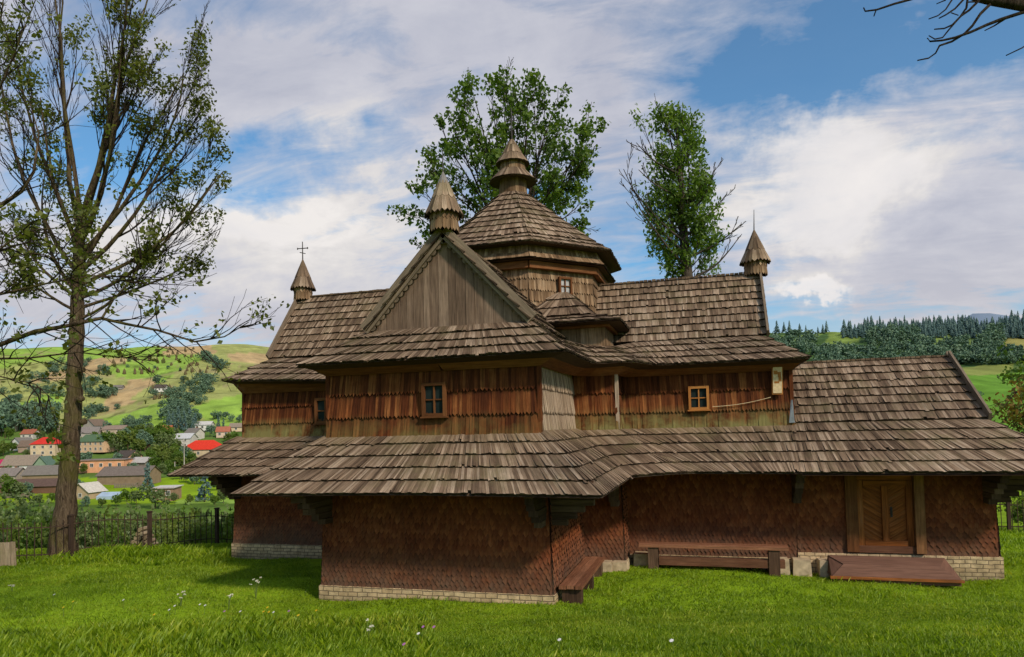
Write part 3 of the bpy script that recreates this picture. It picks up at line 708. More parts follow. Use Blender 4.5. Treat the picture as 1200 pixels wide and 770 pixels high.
angs = np.concatenate([np.linspace(-180, -50, 40)[:-1], np.linspace(-50, 44, 500), np.linspace(44, 180, 40)[1:-1]])*PI/180
rad = np.concatenate([np.linspace(.3, 30, 70), np.geomspace(30.6, 1600, 330), np.geomspace(1700, 14000, 14)])
A_, R_ = np.meshgrid(angs, rad); xc = np.sin(A_)*R_; dd = np.cos(A_)*R_
X = CAM.x+xc*r0.x+dd*f0.x; Y = CAM.y+xc*r0.y+dd*f0.y; Z = terr(X, Y)
nr, na = X.shape; verts = np.stack([X, Y, Z], -1).reshape(-1, 3)
i0 = (np.arange(nr-1)[:, None]*na+np.arange(na)[None]); nx = (np.arange(nr-1)[:, None]*na+(np.arange(na)+1)[None] % na)
faces = np.stack([i0, nx, nx+na, i0+na], -1).reshape(-1, 4)
# land use, looked up by bearing and height above the valley: (px, py) of each point seen from the path
def pix(P):
    q = P-np.array(CAM); z = np.maximum(q@np.array(FW), .1)
    return 600+FPX*(q@np.array(RI))/z, 472-FPX*(q@np.array(UP))/z
PX, PY = pix(verts); dist = np.hypot(verts[:, 0]-CAM.x, verts[:, 1]-CAM.y)
def vn(x, y, s, seed):                       # cheap value noise
    rg = np.random.default_rng(seed).random((64, 64)); x = x/s; y = y/s; xi = np.floor(x).astype(int); yi = np.floor(y).astype(int); fx = x-xi; fy = y-yi
    fx = fx*fx*(3-2*fx); fy = fy*fy*(3-2*fy); g = lambda i, j: rg[(xi+i) % 64, (yi+j) % 64]
    return (g(0, 0)*(1-fx)+g(1, 0)*fx)*(1-fy)+(g(0, 1)*(1-fx)+g(1, 1)*fx)*fy
nx_ = PX+(vn(verts[:, 0], verts[:, 1], 30, 1)-.5)*16; ny_ = PY+(vn(verts[:, 0], verts[:, 1], 30, 2)-.5)*7
G0 = np.array([.20, .31, .012]); colr = np.tile(G0, (len(verts), 1))
def inpoly(px, py, poly):
    r = np.zeros(len(px), bool); n = len(poly)
    for i in range(n):
        x1, y1 = poly[i]; x2, y2 = poly[(i+1) % n]
        c = ((y1 > py) != (y2 > py)) & (px < (x2-x1)*(py-y1)/(y2-y1+1e-9)+x1); r ^= c
    return r
TAN = [.42, .30, .15]; OLIVE = [.29, .31, .10]; BRIGHT = [.24, .37, .06]; DARKG = [.10, .17, .035]
for poly, c in (([(-300, 400), (400, 400), (400, 510), (-300, 510)], OLIVE),
                ([(-50, 400), (60, 400), (110, 412), (60, 425), (-50, 440)], BRIGHT), ([(95, 402), (240, 402), (236, 420), (180, 452), (120, 438), (60, 424)], BRIGHT),
                ([(185, 404), (252, 404), (250, 415), (190, 416)], TAN), ([(262, 416), (330, 414), (330, 426), (265, 424)], TAN), ([(120, 418), (155, 416), (110, 440), (40, 452), (20, 448)], TAN),
                ([(152, 444), (180, 446), (172, 460), (128, 482), (112, 482)], TAN), ([(250, 426), (292, 430), (284, 450), (252, 446)], OLIVE),
                ([(152, 484), (200, 464), (205, 500), (100, 505), (96, 497)], BRIGHT), ([(222, 478), (300, 452), (300, 500), (250, 500)], BRIGHT), ([(20, 470), (80, 462), (70, 484), (20, 492)], BRIGHT),
                ([(-300, 500), (320, 500), (320, 560), (-300, 560)], DARKG), ([(200, 585), (290, 585), (290, 610), (200, 612)], BRIGHT), ([(-50, 590), (300, 590), (300, 640), (-50, 640)], [.10, .17, .025]),
                ([(860, 370), (1300, 370), (1300, 440), (860, 440)], [.055, .105, .03]), ([(964, 386), (1013, 386), (1008, 402), (970, 412)], [.17, .24, .05]), ([(905, 392), (960, 386), (950, 402), (905, 410)], [.14, .21, .05]),
                ([(1085, 393), (1150, 393), (1150, 403), (1090, 402)], [.15, .21, .05]), ([(1175, 395), (1300, 395), (1300, 412), (1180, 410)], [.24, .22, .07]), ([(1120, 432), (1190, 426), (1190, 440), (1135, 446)], [.20, .23, .06]),
                ([(1100, 440), (1300, 436), (1300, 520), (1100, 520)], [.12, .25, .03])):
    mk = inpoly(nx_, ny_, poly) & (dist > 90); colr[mk] = c
for k in range(9):                            # cart tracks and field edges up the hill
    yy = 414+k*9+(PX-150)*(.10-.05*k)+4*np.sin(PX*.05+k*2); mk = (np.abs(ny_-yy) < .8) & (PX < 310) & (dist > 300) & (PY < 500); colr[mk] = colr[mk]*.35+np.array([.30, .24, .13])*.65 if k % 2 else colr[mk]*.6
tone = np.ones((len(verts), 4)); tone[:, :3] = colr*(.8+.4*vn(verts[:, 0], verts[:, 1], 9, 3))[:, None]
def mat_ground():
    t = NT('meadow ground'); a = t('Attribute', attribute_name='tone'); pos = t('NewGeometry').outputs['Position']
    n = t.noise(pos, .09, 6, .65); n2 = t.noise(pos, 2.2, 5, .7)
    c = t.mix(1.0, a.outputs['Color'], t.mapr(n, .3, .7, .75, 1.25), 'MULTIPLY'); c = t.mix(1.0, c, t.mapr(n2, .25, .75, .7, 1.25), 'MULTIPLY')
    t.bsdf(c, .95, .05, n2, .5, .06); return t.m
M['ground'] = mat_ground()
go = np_mesh('ground', verts, faces, M['ground'], None, tone, True); tag(go, kind='structure')

# mountain far away on the right, blue distance haze mixed into its colour
mv = []; mf = []
ridge_px = [(1080, 405), (1105, 392), (1128, 374), (1140, 367.5), (1160, 367), (1180, 370), (1215, 377), (1260, 383), (1330, 400)]
for px_, py_ in ridge_px:
    p = at(px_, py_, 6500); q = at(px_, 450, 5200); b = at(px_, 450, 8000); mv += [q, p, b]
for i in range(len(ridge_px)-1): mf += [(3*i, 3*i+1, 3*i+4, 3*i+3), (3*i+1, 3*i+2, 3*i+5, 3*i+4)]
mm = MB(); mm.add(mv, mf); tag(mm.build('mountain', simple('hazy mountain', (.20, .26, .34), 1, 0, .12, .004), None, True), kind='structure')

# ------------------------------------------------------------------ foliage materials
def leafmat(name, stops, trans=.35, nscale=.25, hue=None):
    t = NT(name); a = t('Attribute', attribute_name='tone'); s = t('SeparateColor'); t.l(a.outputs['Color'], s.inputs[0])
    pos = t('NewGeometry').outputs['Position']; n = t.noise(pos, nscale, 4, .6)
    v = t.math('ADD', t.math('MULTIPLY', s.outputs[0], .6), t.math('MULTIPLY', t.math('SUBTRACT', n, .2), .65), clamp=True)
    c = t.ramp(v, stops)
    d = t('BsdfDiffuse'); t.l(c, d.inputs[0]); tr = t('BsdfTranslucent'); t.l(t.mix(1.0, c, (1.25, 1.3, .6), 'MULTIPLY'), tr.inputs[0])
    x = t('MixShader'); x.inputs[0].default_value = trans; t.l(d.outputs[0], x.inputs[1]); t.l(tr.outputs[0], x.inputs[2])
    g = t('BsdfGlossy'); g.inputs['Roughness'].default_value = .5; g.inputs[0].default_value = (.7, .8, .7, 1)
    y = t('MixShader'); y.inputs[0].default_value = .025; t.l(x.outputs[0], y.inputs[1]); t.l(g.outputs[0], y.inputs[2])
    t.l(y.outputs[0], t.out.inputs[0]); return t.m
M['grass'] = leafmat('grass blades', [(0, (.055, .105, .004)), (.35, (.170, .275, .007)), (.65, (.31, .41, .014)), (1, (.62, .57, .09))], .5, .9)
M['leaf'] = leafmat('dark maple leaves', [(0, (.035, .062, .008)), (.5, (.085, .145, .018)), (1, (.18, .25, .035))], .5)
M['leafol'] = leafmat('olive leaves', [(0, (.040, .052, .008)), (.5, (.11, .125, .018)), (1, (.22, .225, .035))], .48)
M['leafyel'] = leafmat('yellow green leaves', [(0, (.06, .10, .015)), (.5, (.13, .18, .03)), (1, (.25, .27, .06))], .4)
M['leafmid'] = leafmat('mid green leaves', [(0, (.042, .080, .010)), (.5, (.105, .178, .022)), (1, (.22, .31, .045))], .5)
M['leafgrey'] = leafmat('willow green leaves', [(0, (.06, .095, .03)), (.5, (.12, .165, .055)), (1, (.22, .26, .10))], .3)
M['leafaut'] = leafmat('autumn tinged leaves', [(0, (.06, .065, .01)), (.45, (.13, .13, .02)), (.7, (.22, .12, .03)), (1, (.30, .18, .05))], .35, 1.2)
M['conifer'] = leafmat('far haze tinted conifer', [(0, (.055, .105, .108)), (.5, (.090, .150, .142)), (1, (.14, .215, .18))], .1)  # bluish lift in this colour stands for distance haze
M['fardec'] = leafmat('far hazy broadleaf', [(0, (.062, .118, .092)), (.5, (.11, .18, .118)), (1, (.18, .26, .145))], .1, .05)  # distance haze mixed into the leaf colour
def bark(name, a, b, moss=None):
    t = NT(name); pos = t('NewGeometry').outputs['Position']; n = t.noise(t.vscale(pos, (13, 13, 2.2)), 1, 6, .75, .8); n2 = t.noise(pos, .9, 4, .6)
    c = t.ramp(n, [(.38, a), (.62, b)])
    if moss: c = t.mix(t.math('MULTIPLY', t.mapr(n2, .48, .62), moss[1]), c, moss[0])
    t.bsdf(c, .95, .05, n, 1.0, .10); return t.m
M['bark'] = bark('grey brown bark', (.038, .025, .016), (.17, .122, .08), ((.10, .095, .02), .6))
M['twig'] = bark('dark twig', (.025, .018, .014), (.065, .048, .036))
M['deadtwig'] = bark('bare grey branch', (.05, .04, .032), (.13, .105, .085))

# ------------------------------------------------------------------ grass
def in_church(x, y, m_=.1):
    a = (np.abs(x) < 2.74+m_) & (y > -7.62-m_) & (y < 8); b = (np.abs(x) < 3.8+m_) & (np.abs(y) < 3.8+m_); c = (x > -9.05-m_) & (x < 12.75+m_) & (np.abs(y) < 2.74+m_)
    return a | b | c
def blades(n, dlo, dhi, alo, ahi, hlo, hhi, wid, pw, seed, clump=None, tall=None):
    g = np.random.default_rng(seed)
    d = dlo+(dhi-dlo)*g.random(n)**pw; a = alo+(ahi-alo)*g.random(n)
    xc = a*d; x = CAM.x+xc*r0.x+d*f0.x; y = CAM.y+xc*r0.y+d*f0.y
    k = ~in_church(x, y)
    cl = vn(x, y, .55, 21)*.6+vn(x, y, .22, 22)*.4
    k &= g.random(n) < .45+.9*cl
    x, y, d, cl = x[k], y[k], d[k], cl[k]; n = len(x); z = terr(x, y)-.01
    h = (hlo+(hhi-hlo)*g.random(n))*(.55+.9*cl)*(.8+.5*vn(x, y, 2.3, 23))
    th = g.random(n)*2*PI; lean = .2+.65*g.random(n); w = wid*(.7+.6*g.random(n))
    ph = th+PI/2+g.normal(0, .5, n)
    bx, by = np.cos(ph)*w, np.sin(ph)*w; lx, ly = np.cos(th)*lean*h, np.sin(th)*lean*h
    P = np.stack([x, y, z], -1)
    v = np.empty((n, 5, 3)); off = np.stack([bx, by, 0*bx], -1)
    mid = np.stack([lx*.35, ly*.35, h*.6], -1); tip = np.stack([lx, ly, h], -1)
    v[:, 0] = P-off; v[:, 1] = P+off; v[:, 2] = P+mid+off*.75; v[:, 3] = P+mid-off*.75; v[:, 4] = P+tip
    b = np.arange(n)*5
    f = np.concatenate([np.stack([b, b+1, b+2, b+3], -1), np.stack([b+3, b+2, b+4, b+4], -1)])
    tn = np.empty((n, 5, 4)); r = np.clip(g.random(n)*.7+.35*(vn(x, y, 3.1, 24)-.5)+.1+.30*(vn(x, y, 1.1, 25) > .74)*(g.random(n) < .5), 0, 1); tn[..., 0] = r[:, None]; tn[..., 1] = .5; tn[..., 2] = .5; tn[..., 3] = 1
    return v.reshape(-1, 3), b, tn.reshape(-1, 4)
def clover(n, dlo, dhi, alo, ahi, size, seed):
    g = np.random.default_rng(seed); d = dlo+(dhi-dlo)*g.random(n)**.9; a = alo+(ahi-alo)*g.random(n); xc = a*d
    x = CAM.x+xc*r0.x+d*f0.x; y = CAM.y+xc*r0.y+d*f0.y; cl = vn(x, y, .8, 31)*.6+vn(x, y, .3, 32)*.4
    k = ~in_church(x, y) & (g.random(n) < cl*1.5); x, y, cl = x[k], y[k], cl[k]; n = len(x); z = terr(x, y)+.012+.055*g.random(n)*(.4+cl)
    C = np.stack([x, y, z], -1); nrm = g.normal(0, .45, (n, 3)); nrm[:, 2] = 1; u = np.cross(nrm, g.normal(0, 1, (n, 3))); u /= np.linalg.norm(u, axis=1)[:, None]; w = np.cross(nrm, u); w /= np.linalg.norm(w, axis=1)[:, None]
    s = (size*(.6+.8*g.random(n)))[:, None]; v = np.empty((n, 5, 3)); v[:, 0] = C-u*s; v[:, 1] = C-w*s*.75; v[:, 2] = C+u*s*.7-w*s*.45; v[:, 3] = C+u*s*.7+w*s*.45; v[:, 4] = C+w*s*.75
    tn = np.ones((n, 5, 4)); tn[..., 0] = np.clip(g.random(n)*.8+.3*(vn(x, y, 2.1, 33)-.4), 0, 1)[:, None]
    v = v[:, [1, 2, 3, 4, 0]]; return v.reshape(-1, 3), np.arange(n)*5, tn.reshape(-1, 4)
def grass_obj(name, sets):
    Vv = []; Fq = []; T = []; o = 0
    for v, b, t in sets: Vv.append(v); T.append(t); Fq.append(b+o); o += len(v)
    v = np.concatenate(Vv); t = np.concatenate(T); b = np.concatenate(Fq)
    tri = np.concatenate([np.stack([b, b+1, b+2], -1), np.stack([b, b+2, b+3], -1), np.stack([b+3, b+4, b+2] if False else [b+3, b+2, b+4], -1), np.stack([b, b+3, b+4], -1)])
    ob = np_mesh(name, v, tri, M['grass'], None, t); return tag(ob, kind='stuff')
gs = [clover(110000, 7.2, 13, -.86, .86, .010, 41), clover(90000, 12, 20, -.86, .86, .013, 42), blades(230000, 7.2, 13, -.86, .86, .025, .06, .0045, .9, 1), blades(190000, 12, 20, -.86, .86, .025, .062, .0058, 1, 2), blades(100000, 18.5, 27, -.95, -.30, .03, .085, .0075, 1, 3), blades(30000, 9, 27, .84, 1.2, .04, .09, .008, 1, 9), blades(15000, 18, 27, .66, 1.1, .06, .15, .013, 1, 7)]
grass = grass_obj('grass', gs); tag(grass, 'short lush green grass covering the churchyard', 'grass')
tl = [blades(14000, 7.5, 13.2, -.86, -.12, .08, .20, .0045, 1, 4), blades(6000, 21, 23.5, -.9, -.42, .10, .24, .006, 1, 5), blades(9000, 7.3, 10.5, -.12, .8, .06, .11, .005, 1, 6), blades(6000, 11, 19, -.8, .8, .07, .13, .006, 1, 8)]
tall = grass_obj('tall_grass', tl); tag(tall, 'longer yellowish meadow grass in the left foreground', 'grass')
# ------------------------------------------------------------------ trees
class Tree:
    prune = None
    def __init__(s, seed): s.r = random.Random(seed); s.w = MB(); s.tips = []; s.twigs = MB()
    def branch(s, p, d, L, r, lvl, maxl, spread=.6, up=.12, wob=.22, kids=(3, 5), kl=(.45, .7), start=.3, droop=0, flat=0, minr=.006, sides=None):
        if s.prune and s.prune(V(p)+V(d).normalized()*L*.8): return
        R = s.r; n = max(3, int(3+L*1.1)) if lvl < maxl else 3
        pts = [V(p)]; rads = [r]; d = V(d).normalized(); st = L/n
        for i in range(n):
            d = d+V((R.gauss(0, wob), R.gauss(0, wob), R.gauss(0, wob)+up-droop*i/n))*.5; d.normalize()
            pts.append(pts[-1]+d*st); rads.append(max(minr, r*(1-.75*(i+1)/n)))
        (s.w if lvl <= 1 else s.twigs).tube(pts, rads, sides or (7 if lvl == 0 else 5 if lvl == 1 else 3), cap=False)
        if lvl >= maxl:
            s.tips.append((pts[-1], lvl, d.copy())); return pts
        k = R.randint(*kids)
        for j in range(k):
            t = start+(1-start)*(j+R.random()*.8)/k; t = min(.98, t); i = min(n-1, int(t*n)); q = lerp(pts[i], pts[i+1], t*n-i)
            dd = (pts[i+1]-pts[i]).normalized(); az = R.random()*2*PI; o = dd.orthogonal().normalized(); o = Matrix.Rotation(az, 3, dd) @ o
            if flat: o.z *= (1-flat); 
            nd_ = (dd*math.cos(spread*R.uniform(.7, 1.2))+o*math.sin(spread*R.uniform(.7, 1.2))).normalized()
            s.branch(q, nd_, L*R.uniform(*kl)*(1.15-.5*t), max(minr, lerp(rads[i], rads[i+1], .5)*R.uniform(.5, .7)), lvl+1, maxl, spread, up, wob, kids, kl, .25, droop, flat, minr)
        s.tips.append((pts[-1], lvl, d.copy()))
        return pts
def leaf_arrays(centers, n_each, rad, size, seed, droop=.0, asp=.55, flat=1.0):
    g = np.random.default_rng(seed); C = np.repeat(np.array(centers, float).reshape(-1, 3), n_each, axis=0); n = len(C)
    u = g.normal(0, 1, (n, 3)); u /= np.linalg.norm(u, axis=1)[:, None]
    rr = rad*g.random(n)**.45; C = C+u*rr[:, None]*np.array([1, 1, flat])
    a = g.normal(0, 1, (n, 3)); a[:, 2] -= droop; a /= np.linalg.norm(a, axis=1)[:, None]
    b = np.cross(a, g.normal(0, 1, (n, 3))); b /= np.linalg.norm(b, axis=1)[:, None]
    s = size*(.6+.8*g.random(n))[:, None]
    v = np.empty((n, 4, 3)); v[:, 0] = C-a*s; v[:, 1] = C+b*s*asp-a*s*.1; v[:, 2] = C+a*s; v[:, 3] = C-b*s*asp-a*s*.1
    cl = np.repeat(g.random(len(C)//n_each), n_each)
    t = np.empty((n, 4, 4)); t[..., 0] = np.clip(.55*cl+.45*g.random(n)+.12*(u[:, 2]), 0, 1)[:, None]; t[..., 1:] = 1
    return v.reshape(-1, 3), t.reshape(-1, 4)
def leaves_obj(name, parts, mat, parent):
    v = np.concatenate([p[0] for p in parts]); t = np.concatenate([p[1] for p in parts]); f = np.arange(len(v)).reshape(-1, 4)
    return np_mesh(name, v, f, mat, parent, t)
def to_local(o, loc): return loc
def finish(T, t, barkm, twigm):
    T.w.build('trunk', barkm, t, True)
    if T.twigs.f: T.twigs.build('branches', twigm, t, True)

# big half-bare tree on the left
t = thing('tree', 'tall half-bare tree with thick mossy trunk and sparse leaf tufts at the left fence', 'tree')
T = Tree(5); D0 = 22.3
tp = [(72, 648), (75, 610), (79, 560), (84, 500), (87, 450), (89, 400), (91, 350), (93, 300), (96, 255)]
pts = [at(x, y, D0) for x, y in tp]; pts[0].z = tz(pts[0].x, pts[0].y)-.3
tq = []; tr = []
for i in range(len(pts)-1):
    for j in range(5):
        f_ = j/5; tq.append(lerp(pts[i], pts[i+1], f_)+V((T.r.gauss(0, .018), T.r.gauss(0, .018), 0))); tr.append(lerp((.46, .34, .285, .255, .235, .215, .195, .17, .14)[i], (.46, .34, .285, .255, .235, .215, .195, .17, .14)[i+1], f_)*T.r.uniform(.95, 1.06))
T.w.tube(tq+[pts[-1]], tr+[.13], 14, cap=False)
for (x, y, dx) in ((98, 436, 1), (97, 470, 1), (76, 520, -1), (100, 497, 1), (80, 392, -1)):     # sawn stubs
    a = at(x-dx*9, y, D0-.1); b = at(x-dx*1, y-3, D0-.30); T.w.tube([b, lerp(b, a, .35), lerp(b, a, .5)], [.10, .085, .08], 9)
def _pr(q):
    x, y, z = proj(q); return x > 268+(y-200)*.02
T.prune = _pr
limbs = [((96, 262), (110, -20), .13), ((95, 280), (70, 0), .12), ((97, 255), (140, 10), .12), ((94, 300), (30, 60), .11), ((96, 275), (172, 60), .11), ((94, 310), (205, 85), .10), ((95, 296), (235, 110), .10), ((94, 318), (255, 165), .10),
         ((92, 322), (5, 120), .10), ((93, 335), (266, 215), .095), ((92, 350), (262, 262), .085), ((91, 345), (0, 200), .09), ((92, 362), (235, 300), .075), ((91, 350), (10, 260), .08), ((90, 375), (195, 330), .07), ((90, 365), (15, 320), .07), ((95, 285), (155, 90), .09), ((96, 265), (125, 60), .09), ((94, 305), (55, 120), .08), ((97, 262), (95, -30), .1)]
for k, (a, b, r) in enumerate(limbs):
    A = at(*a, D0); Bp = at(*b, D0+T.r.uniform(-2.6, 2.6)); L = (Bp-A).length; d = (Bp-A).normalized()
    d = (d+V((0, 0, -.18 if k not in (3, 8, 11) else -.1))+RI*.12*(1 if b[0] > 95 else -1)).normalized()
    T.branch(A, d, L*1.05, r*.8, 1, 4, .36, .20, .11, (5, 7), (.30, .50), .25, minr=.0065)
finish(T, t, M['bark'], M['twig'])
tips = [p for p, l, d in T.tips if l >= 3]; T.r.shuffle(tips)
pxs = [proj(p) for p in tips]
dense = [p for p, (x, y, z) in zip(tips, pxs) if (y > 210 and 20 < x < 150 and T.r.random() < .38) or T.r.random() < .05]
clump = [p for p in dense if T.r.random() < .13]; loose = [p for p in dense if T.r.random() < .42]
trunkl = [at(91+T.r.gauss(0, 12), T.r.uniform(225, 330), D0+T.r.uniform(-1, 1)) for _ in range(60)]
outer = [p for p, (x, y, z) in zip(tips, pxs) if T.r.random() < .05]
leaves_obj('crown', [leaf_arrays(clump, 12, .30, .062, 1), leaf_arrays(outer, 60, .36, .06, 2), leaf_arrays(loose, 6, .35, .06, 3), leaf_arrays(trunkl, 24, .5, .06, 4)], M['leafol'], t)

# tree outside the frame on the left whose boughs reach into the picture
t = thing('tree', 'tree just outside the left edge with long boughs of small leaves reaching in', 'tree')
T = Tree(9); b0 = at(-170, 700, 11.5); b0.z = tz(b0.x, b0.y)-.2
T.w.tube([b0, at(-165, 500, 11.5), at(-150, 300, 11.4), at(-160, 100, 11.3), at(-175, -80, 11.3), at(-170, -230, 11.4)], [.34, .28, .22, .14, .08, .02], 10)
for k in range(9):
    T.branch(at(-163-1*k, 60-28*k, 11.3), V((T.r.gauss(-.4, .8), T.r.gauss(0, 1), .7)), T.r.uniform(1.8, 3.2), .05, 2, 4, .5, .15, .2, (3, 5), (.4, .6), .3, minr=.005)
boughs = [([(-160, 440), (-60, 420), (0, 404), (40, 390), (78, 384), (118, 374), (150, 380), (185, 388), (230, 400), (262, 395), (292, 377)], 11.0, .075), ([(-150, 300), (-50, 262), (0, 240), (25, 225), (40, 200), (44, 160), (36, 120)], 11.2, .085),
          ([(-155, 380), (-40, 350), (0, 345), (60, 330), (110, 322), (150, 330)], 10.4, .045), ([(-160, 470), (-40, 420), (30, 420), (90, 412), (140, 420), (182, 424)], 11.6, .04), ([(-150, 270), (-60, 200), (-10, 130), (20, 60), (50, -20)], 11.3, .06),
          ([(-155, 400), (-60, 330), (-10, 300), (30, 270), (70, 268)], 10.8, .05), ([(-155, 330), (-60, 300), (-5, 290), (50, 300), (80, 310)], 11.6, .04), ([(-150, 250), (-60, 160), (-20, 80), (0, 20), (10, -40)], 11.8, .05), ([(-160, 480), (-60, 450), (-5, 440), (40, 452), (60, 466)], 10.9, .035), ([(118, 374), (135, 350), (155, 330), (165, 300)], 11.0, .03)]
for pl, d, r in boughs:
    q = [at(x+T.r.uniform(-2, 2), y+T.r.uniform(-2, 2), d+.12*math.sin(i*1.3)) for i, (x, y) in enumerate(pl)]; n = len(q)
    T.w.tube(q, [max(.007, r*.62*(1-.86*i/(n-1))) for i in range(n)], 6, cap=False)
    for i in range(1, n-1):
        for _ in range(3 if n > 6 else 4):
            p = lerp(q[i], q[i+1], T.r.random()); dd = (q[i+1]-q[i]).normalized(); o = V((T.r.gauss(0, 1), T.r.gauss(0, 1), T.r.gauss(.1, 1))).normalized()
            T.branch(p, (dd+o*.9), T.r.uniform(.5, 1.2), .014, 3, 4, .6, .05, .3, (2, 4), (.45, .7), .3, minr=.004)
finish(T, t, M['bark'], M['twig'])
tips = [p for p, l, d in T.tips]; use = [p for p in tips if T.r.random() < (.34 if proj(p)[0] > 130 else .45)]
leaves_obj('crown', [leaf_arrays(use, 4, .13, .042, 5, .3, .7), leaf_arrays([p for p in use if T.r.random() < .35], 9, .2, .045, 6, .3, .7)], M['leafol'], t)

# broad tree and narrow tree behind the church
t = thing('tree', 'broad round-crowned leafy tree behind the church tower', 'tree')
T = Tree(21); D1 = 34.0; base = at(585, 500, D1); base.z = tz(base.x, base.y)-.3
T.w.tube([base, at(590, 400, D1), at(596, 320, D1), at(600, 285, D1)], [.5, .42, .36, .3], 10, cap=False)
for (x, y, dd, r) in ((560, 150, -2, .17), (600, 115, 1, .18), (640, 130, 2, .17), (690, 190, -1, .15), (520, 150, 1, .14), (505, 205, -1, .11), (700, 240, 1, .11), (470, 240, -1.2, .12), (655, 200, -3, .14), (575, 190, -3, .12), (690, 150, 1.5, .10), (545, 240, 2.5, .10), (480, 305, 0, .10), (675, 270, 1, .10), (660, 160, 2.5, .12), (620, 100, -1, .12), (535, 110, 2, .12), (500, 150, 1.5, .11), (470, 280, 1, .1), (690, 160, -2, .11), (590, 100, 2, .12), (545, 95, 0, .12), (575, 85, -2, .11), (650, 98, 0, .12), (678, 122, 1, .11), (515, 130, -2, .11), (705, 205, 1, .1), (700, 180, -2, .1), (690, 265, -1.5, .1), (500, 180, -1.5, .1)):
    A = at(600+T.r.uniform(-6, 6), T.r.uniform(275, 320), D1); Bp = at(x, y, D1+dd*1.4)
    T.branch(A, (Bp-A).normalized()-V((0, 0, .10)), (Bp-A).length*.92, r*.62, 1, 3, .52, .10, .12, (5, 8), (.22, .40), .32, minr=.012)
finish(T, t, M['twig'], M['twig'])
tips = [p for p, l, d in T.tips if l >= 2]
def okp(p):
    x, y, z = proj(p); return ((x-588)/134)**2+((y-198)/118)**2 < 1 or (445 < x < 520 and 215 < y < 320 and T.r.random() < .55)
tips = [p for p in tips if okp(p)]
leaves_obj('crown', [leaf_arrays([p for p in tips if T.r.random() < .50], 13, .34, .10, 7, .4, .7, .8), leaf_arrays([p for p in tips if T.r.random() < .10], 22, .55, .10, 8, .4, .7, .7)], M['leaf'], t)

t = thing('tree', 'narrow upright leafy tree with bare dead side branches behind the right roof ridge', 'tree')
T = Tree(33); D2 = 35.0; base = at(815, 500, D2); base.z = tz(base.x, base.y)-.3
sp = [base, at(812, 400, D2), at(805, 320, D2), at(799, 250, D2), at(796, 190, D2), at(793, 150, D2)]
T.w.tube(sp, [.45, .36, .28, .2, .12, .04], 9, cap=False)
cent = []
for k in range(95):
    f_ = T.r.random(); y = lerp(350, 150, f_); x = 806-14*f_; wd = lerp(56, 26, f_)
    A = at(x+T.r.uniform(-3, 3), y+12, D2); Bp = at(x+T.r.uniform(-wd, wd), y-T.r.uniform(0, 24), D2+T.r.uniform(-1.6, 1.6))
    T.branch(A, (Bp-A).normalized(), (Bp-A).length, .035, 2, 3, .45, .3, .12, (3, 5), (.4, .6), .3, minr=.012)
for (a, b) in (((797, 170), (758, 128)), ((805, 260), (735, 160)), ((790, 180), (772, 135)), ((806, 240), (792, 135)), ((806, 260), (813, 150))):
    A = at(*a, D2); Bp = at(*b, D2+.4); T.branch(A, (Bp-A).normalized(), (Bp-A).length, .06, 2, 3, .35, .25, .1, (5, 7), (.22, .4), .35, minr=.012)
tips = [p for p, l, d in T.tips]
live = len(T.tips)
for (a, b) in (((806, 300), (722, 212)), ((808, 315), (728, 238)), ((806, 285), (735, 230)), ((800, 205), (742, 182)), ((812, 300), (868, 268)), ((806, 255), (842, 200)), ((814, 325), (870, 290)), ((800, 232), (745, 215)), ((806, 275), (853, 232))):   # dead branches
    A = at(*a, D2-.6); Bp = at(*b, D2-1.2); T.branch(A, (Bp-A).normalized()-V((0, 0, .15)), (Bp-A).length*1.05, .07, 1, 3, .45, .22, .12, (3, 5), (.22, .42), .45, minr=.016)
finish(T, t, M['deadtwig'], M['deadtwig'])
leaves_obj('crown', [leaf_arrays([p for p in tips if proj(p)[1] > 128], 22, .45, .105, 9, .8, .5, 1.2)], M['leafmid'], t)

# bough of a bare tree beyond the right edge
t = thing('tree', 'bare tree beyond the top right corner with thin leafless twigs hanging into view', 'tree')
T = Tree(41); D3 = 8.0; b0 = CAM+r0*9.4-f0*.5; b0.z = tz(b0.x, b0.y)-.2
lz = at(1400, 80, D3); ft = V((b0.x, b0.y, lz.z-.6))
T.w.tube([b0, lerp(b0, ft, .5)+V((.1, 0, 0)), ft, ft+V((.2, .1, 2.5))], [.26, .22, .17, .1], 10, cap=False)
T.w.tube([ft, lerp(ft, lz, .5)+V((0, 0, .15)), lz], [.13, .10, .085], 8, cap=False)
Zp = lambda x, y: (980+x/5.4545, y/5.4545)
def tw(pl, r0_, r1_, d=D3):
    n = len(pl); q = [at(*p, d+.05*math.sin(i*2.1)) for i, p in enumerate(pl)]; T.twigs.tube(q, [lerp(r0_, r1_, i/(n-1)) for i in range(n)], 6)
tw([(1400, 80), (1300, 28), Zp(1195, 35), Zp(1010, 8), Zp(900, -12), Zp(760, -60), Zp(600, -110)], .085, .02)
tw([(1340, 50), (1260, 4), Zp(1195, 78), Zp(1050, 125), Zp(960, 160), Zp(860, 205), Zp(760, 240), Zp(680, 258), Zp(600, 265), Zp(583, 245)], .024, .008)
tw([Zp(985, 25), Zp(920, 90), Zp(870, 165), Zp(820, 215), Zp(740, 265), Zp(660, 292), Zp(635, 340), Zp(590, 372), Zp(520, 386)], .018, .007)
tw([Zp(1080, 120), Zp(1010, 165), Zp(950, 195)], .011, .006); tw([Zp(915, 0), Zp(850, 65), Zp(800, 100), Zp(740, 160), Zp(690, 182), Zp(628, 187)], .015, .007)
tw([Zp(840, -10), Zp(832, 50), Zp(790, 110), Zp(720, 190), Zp(680, 240), Zp(630, 250), Zp(592, 228)], .013, .006); tw([Zp(815, -5), Zp(760, 55), Zp(700, 95), Zp(655, 118)], .012, .007)
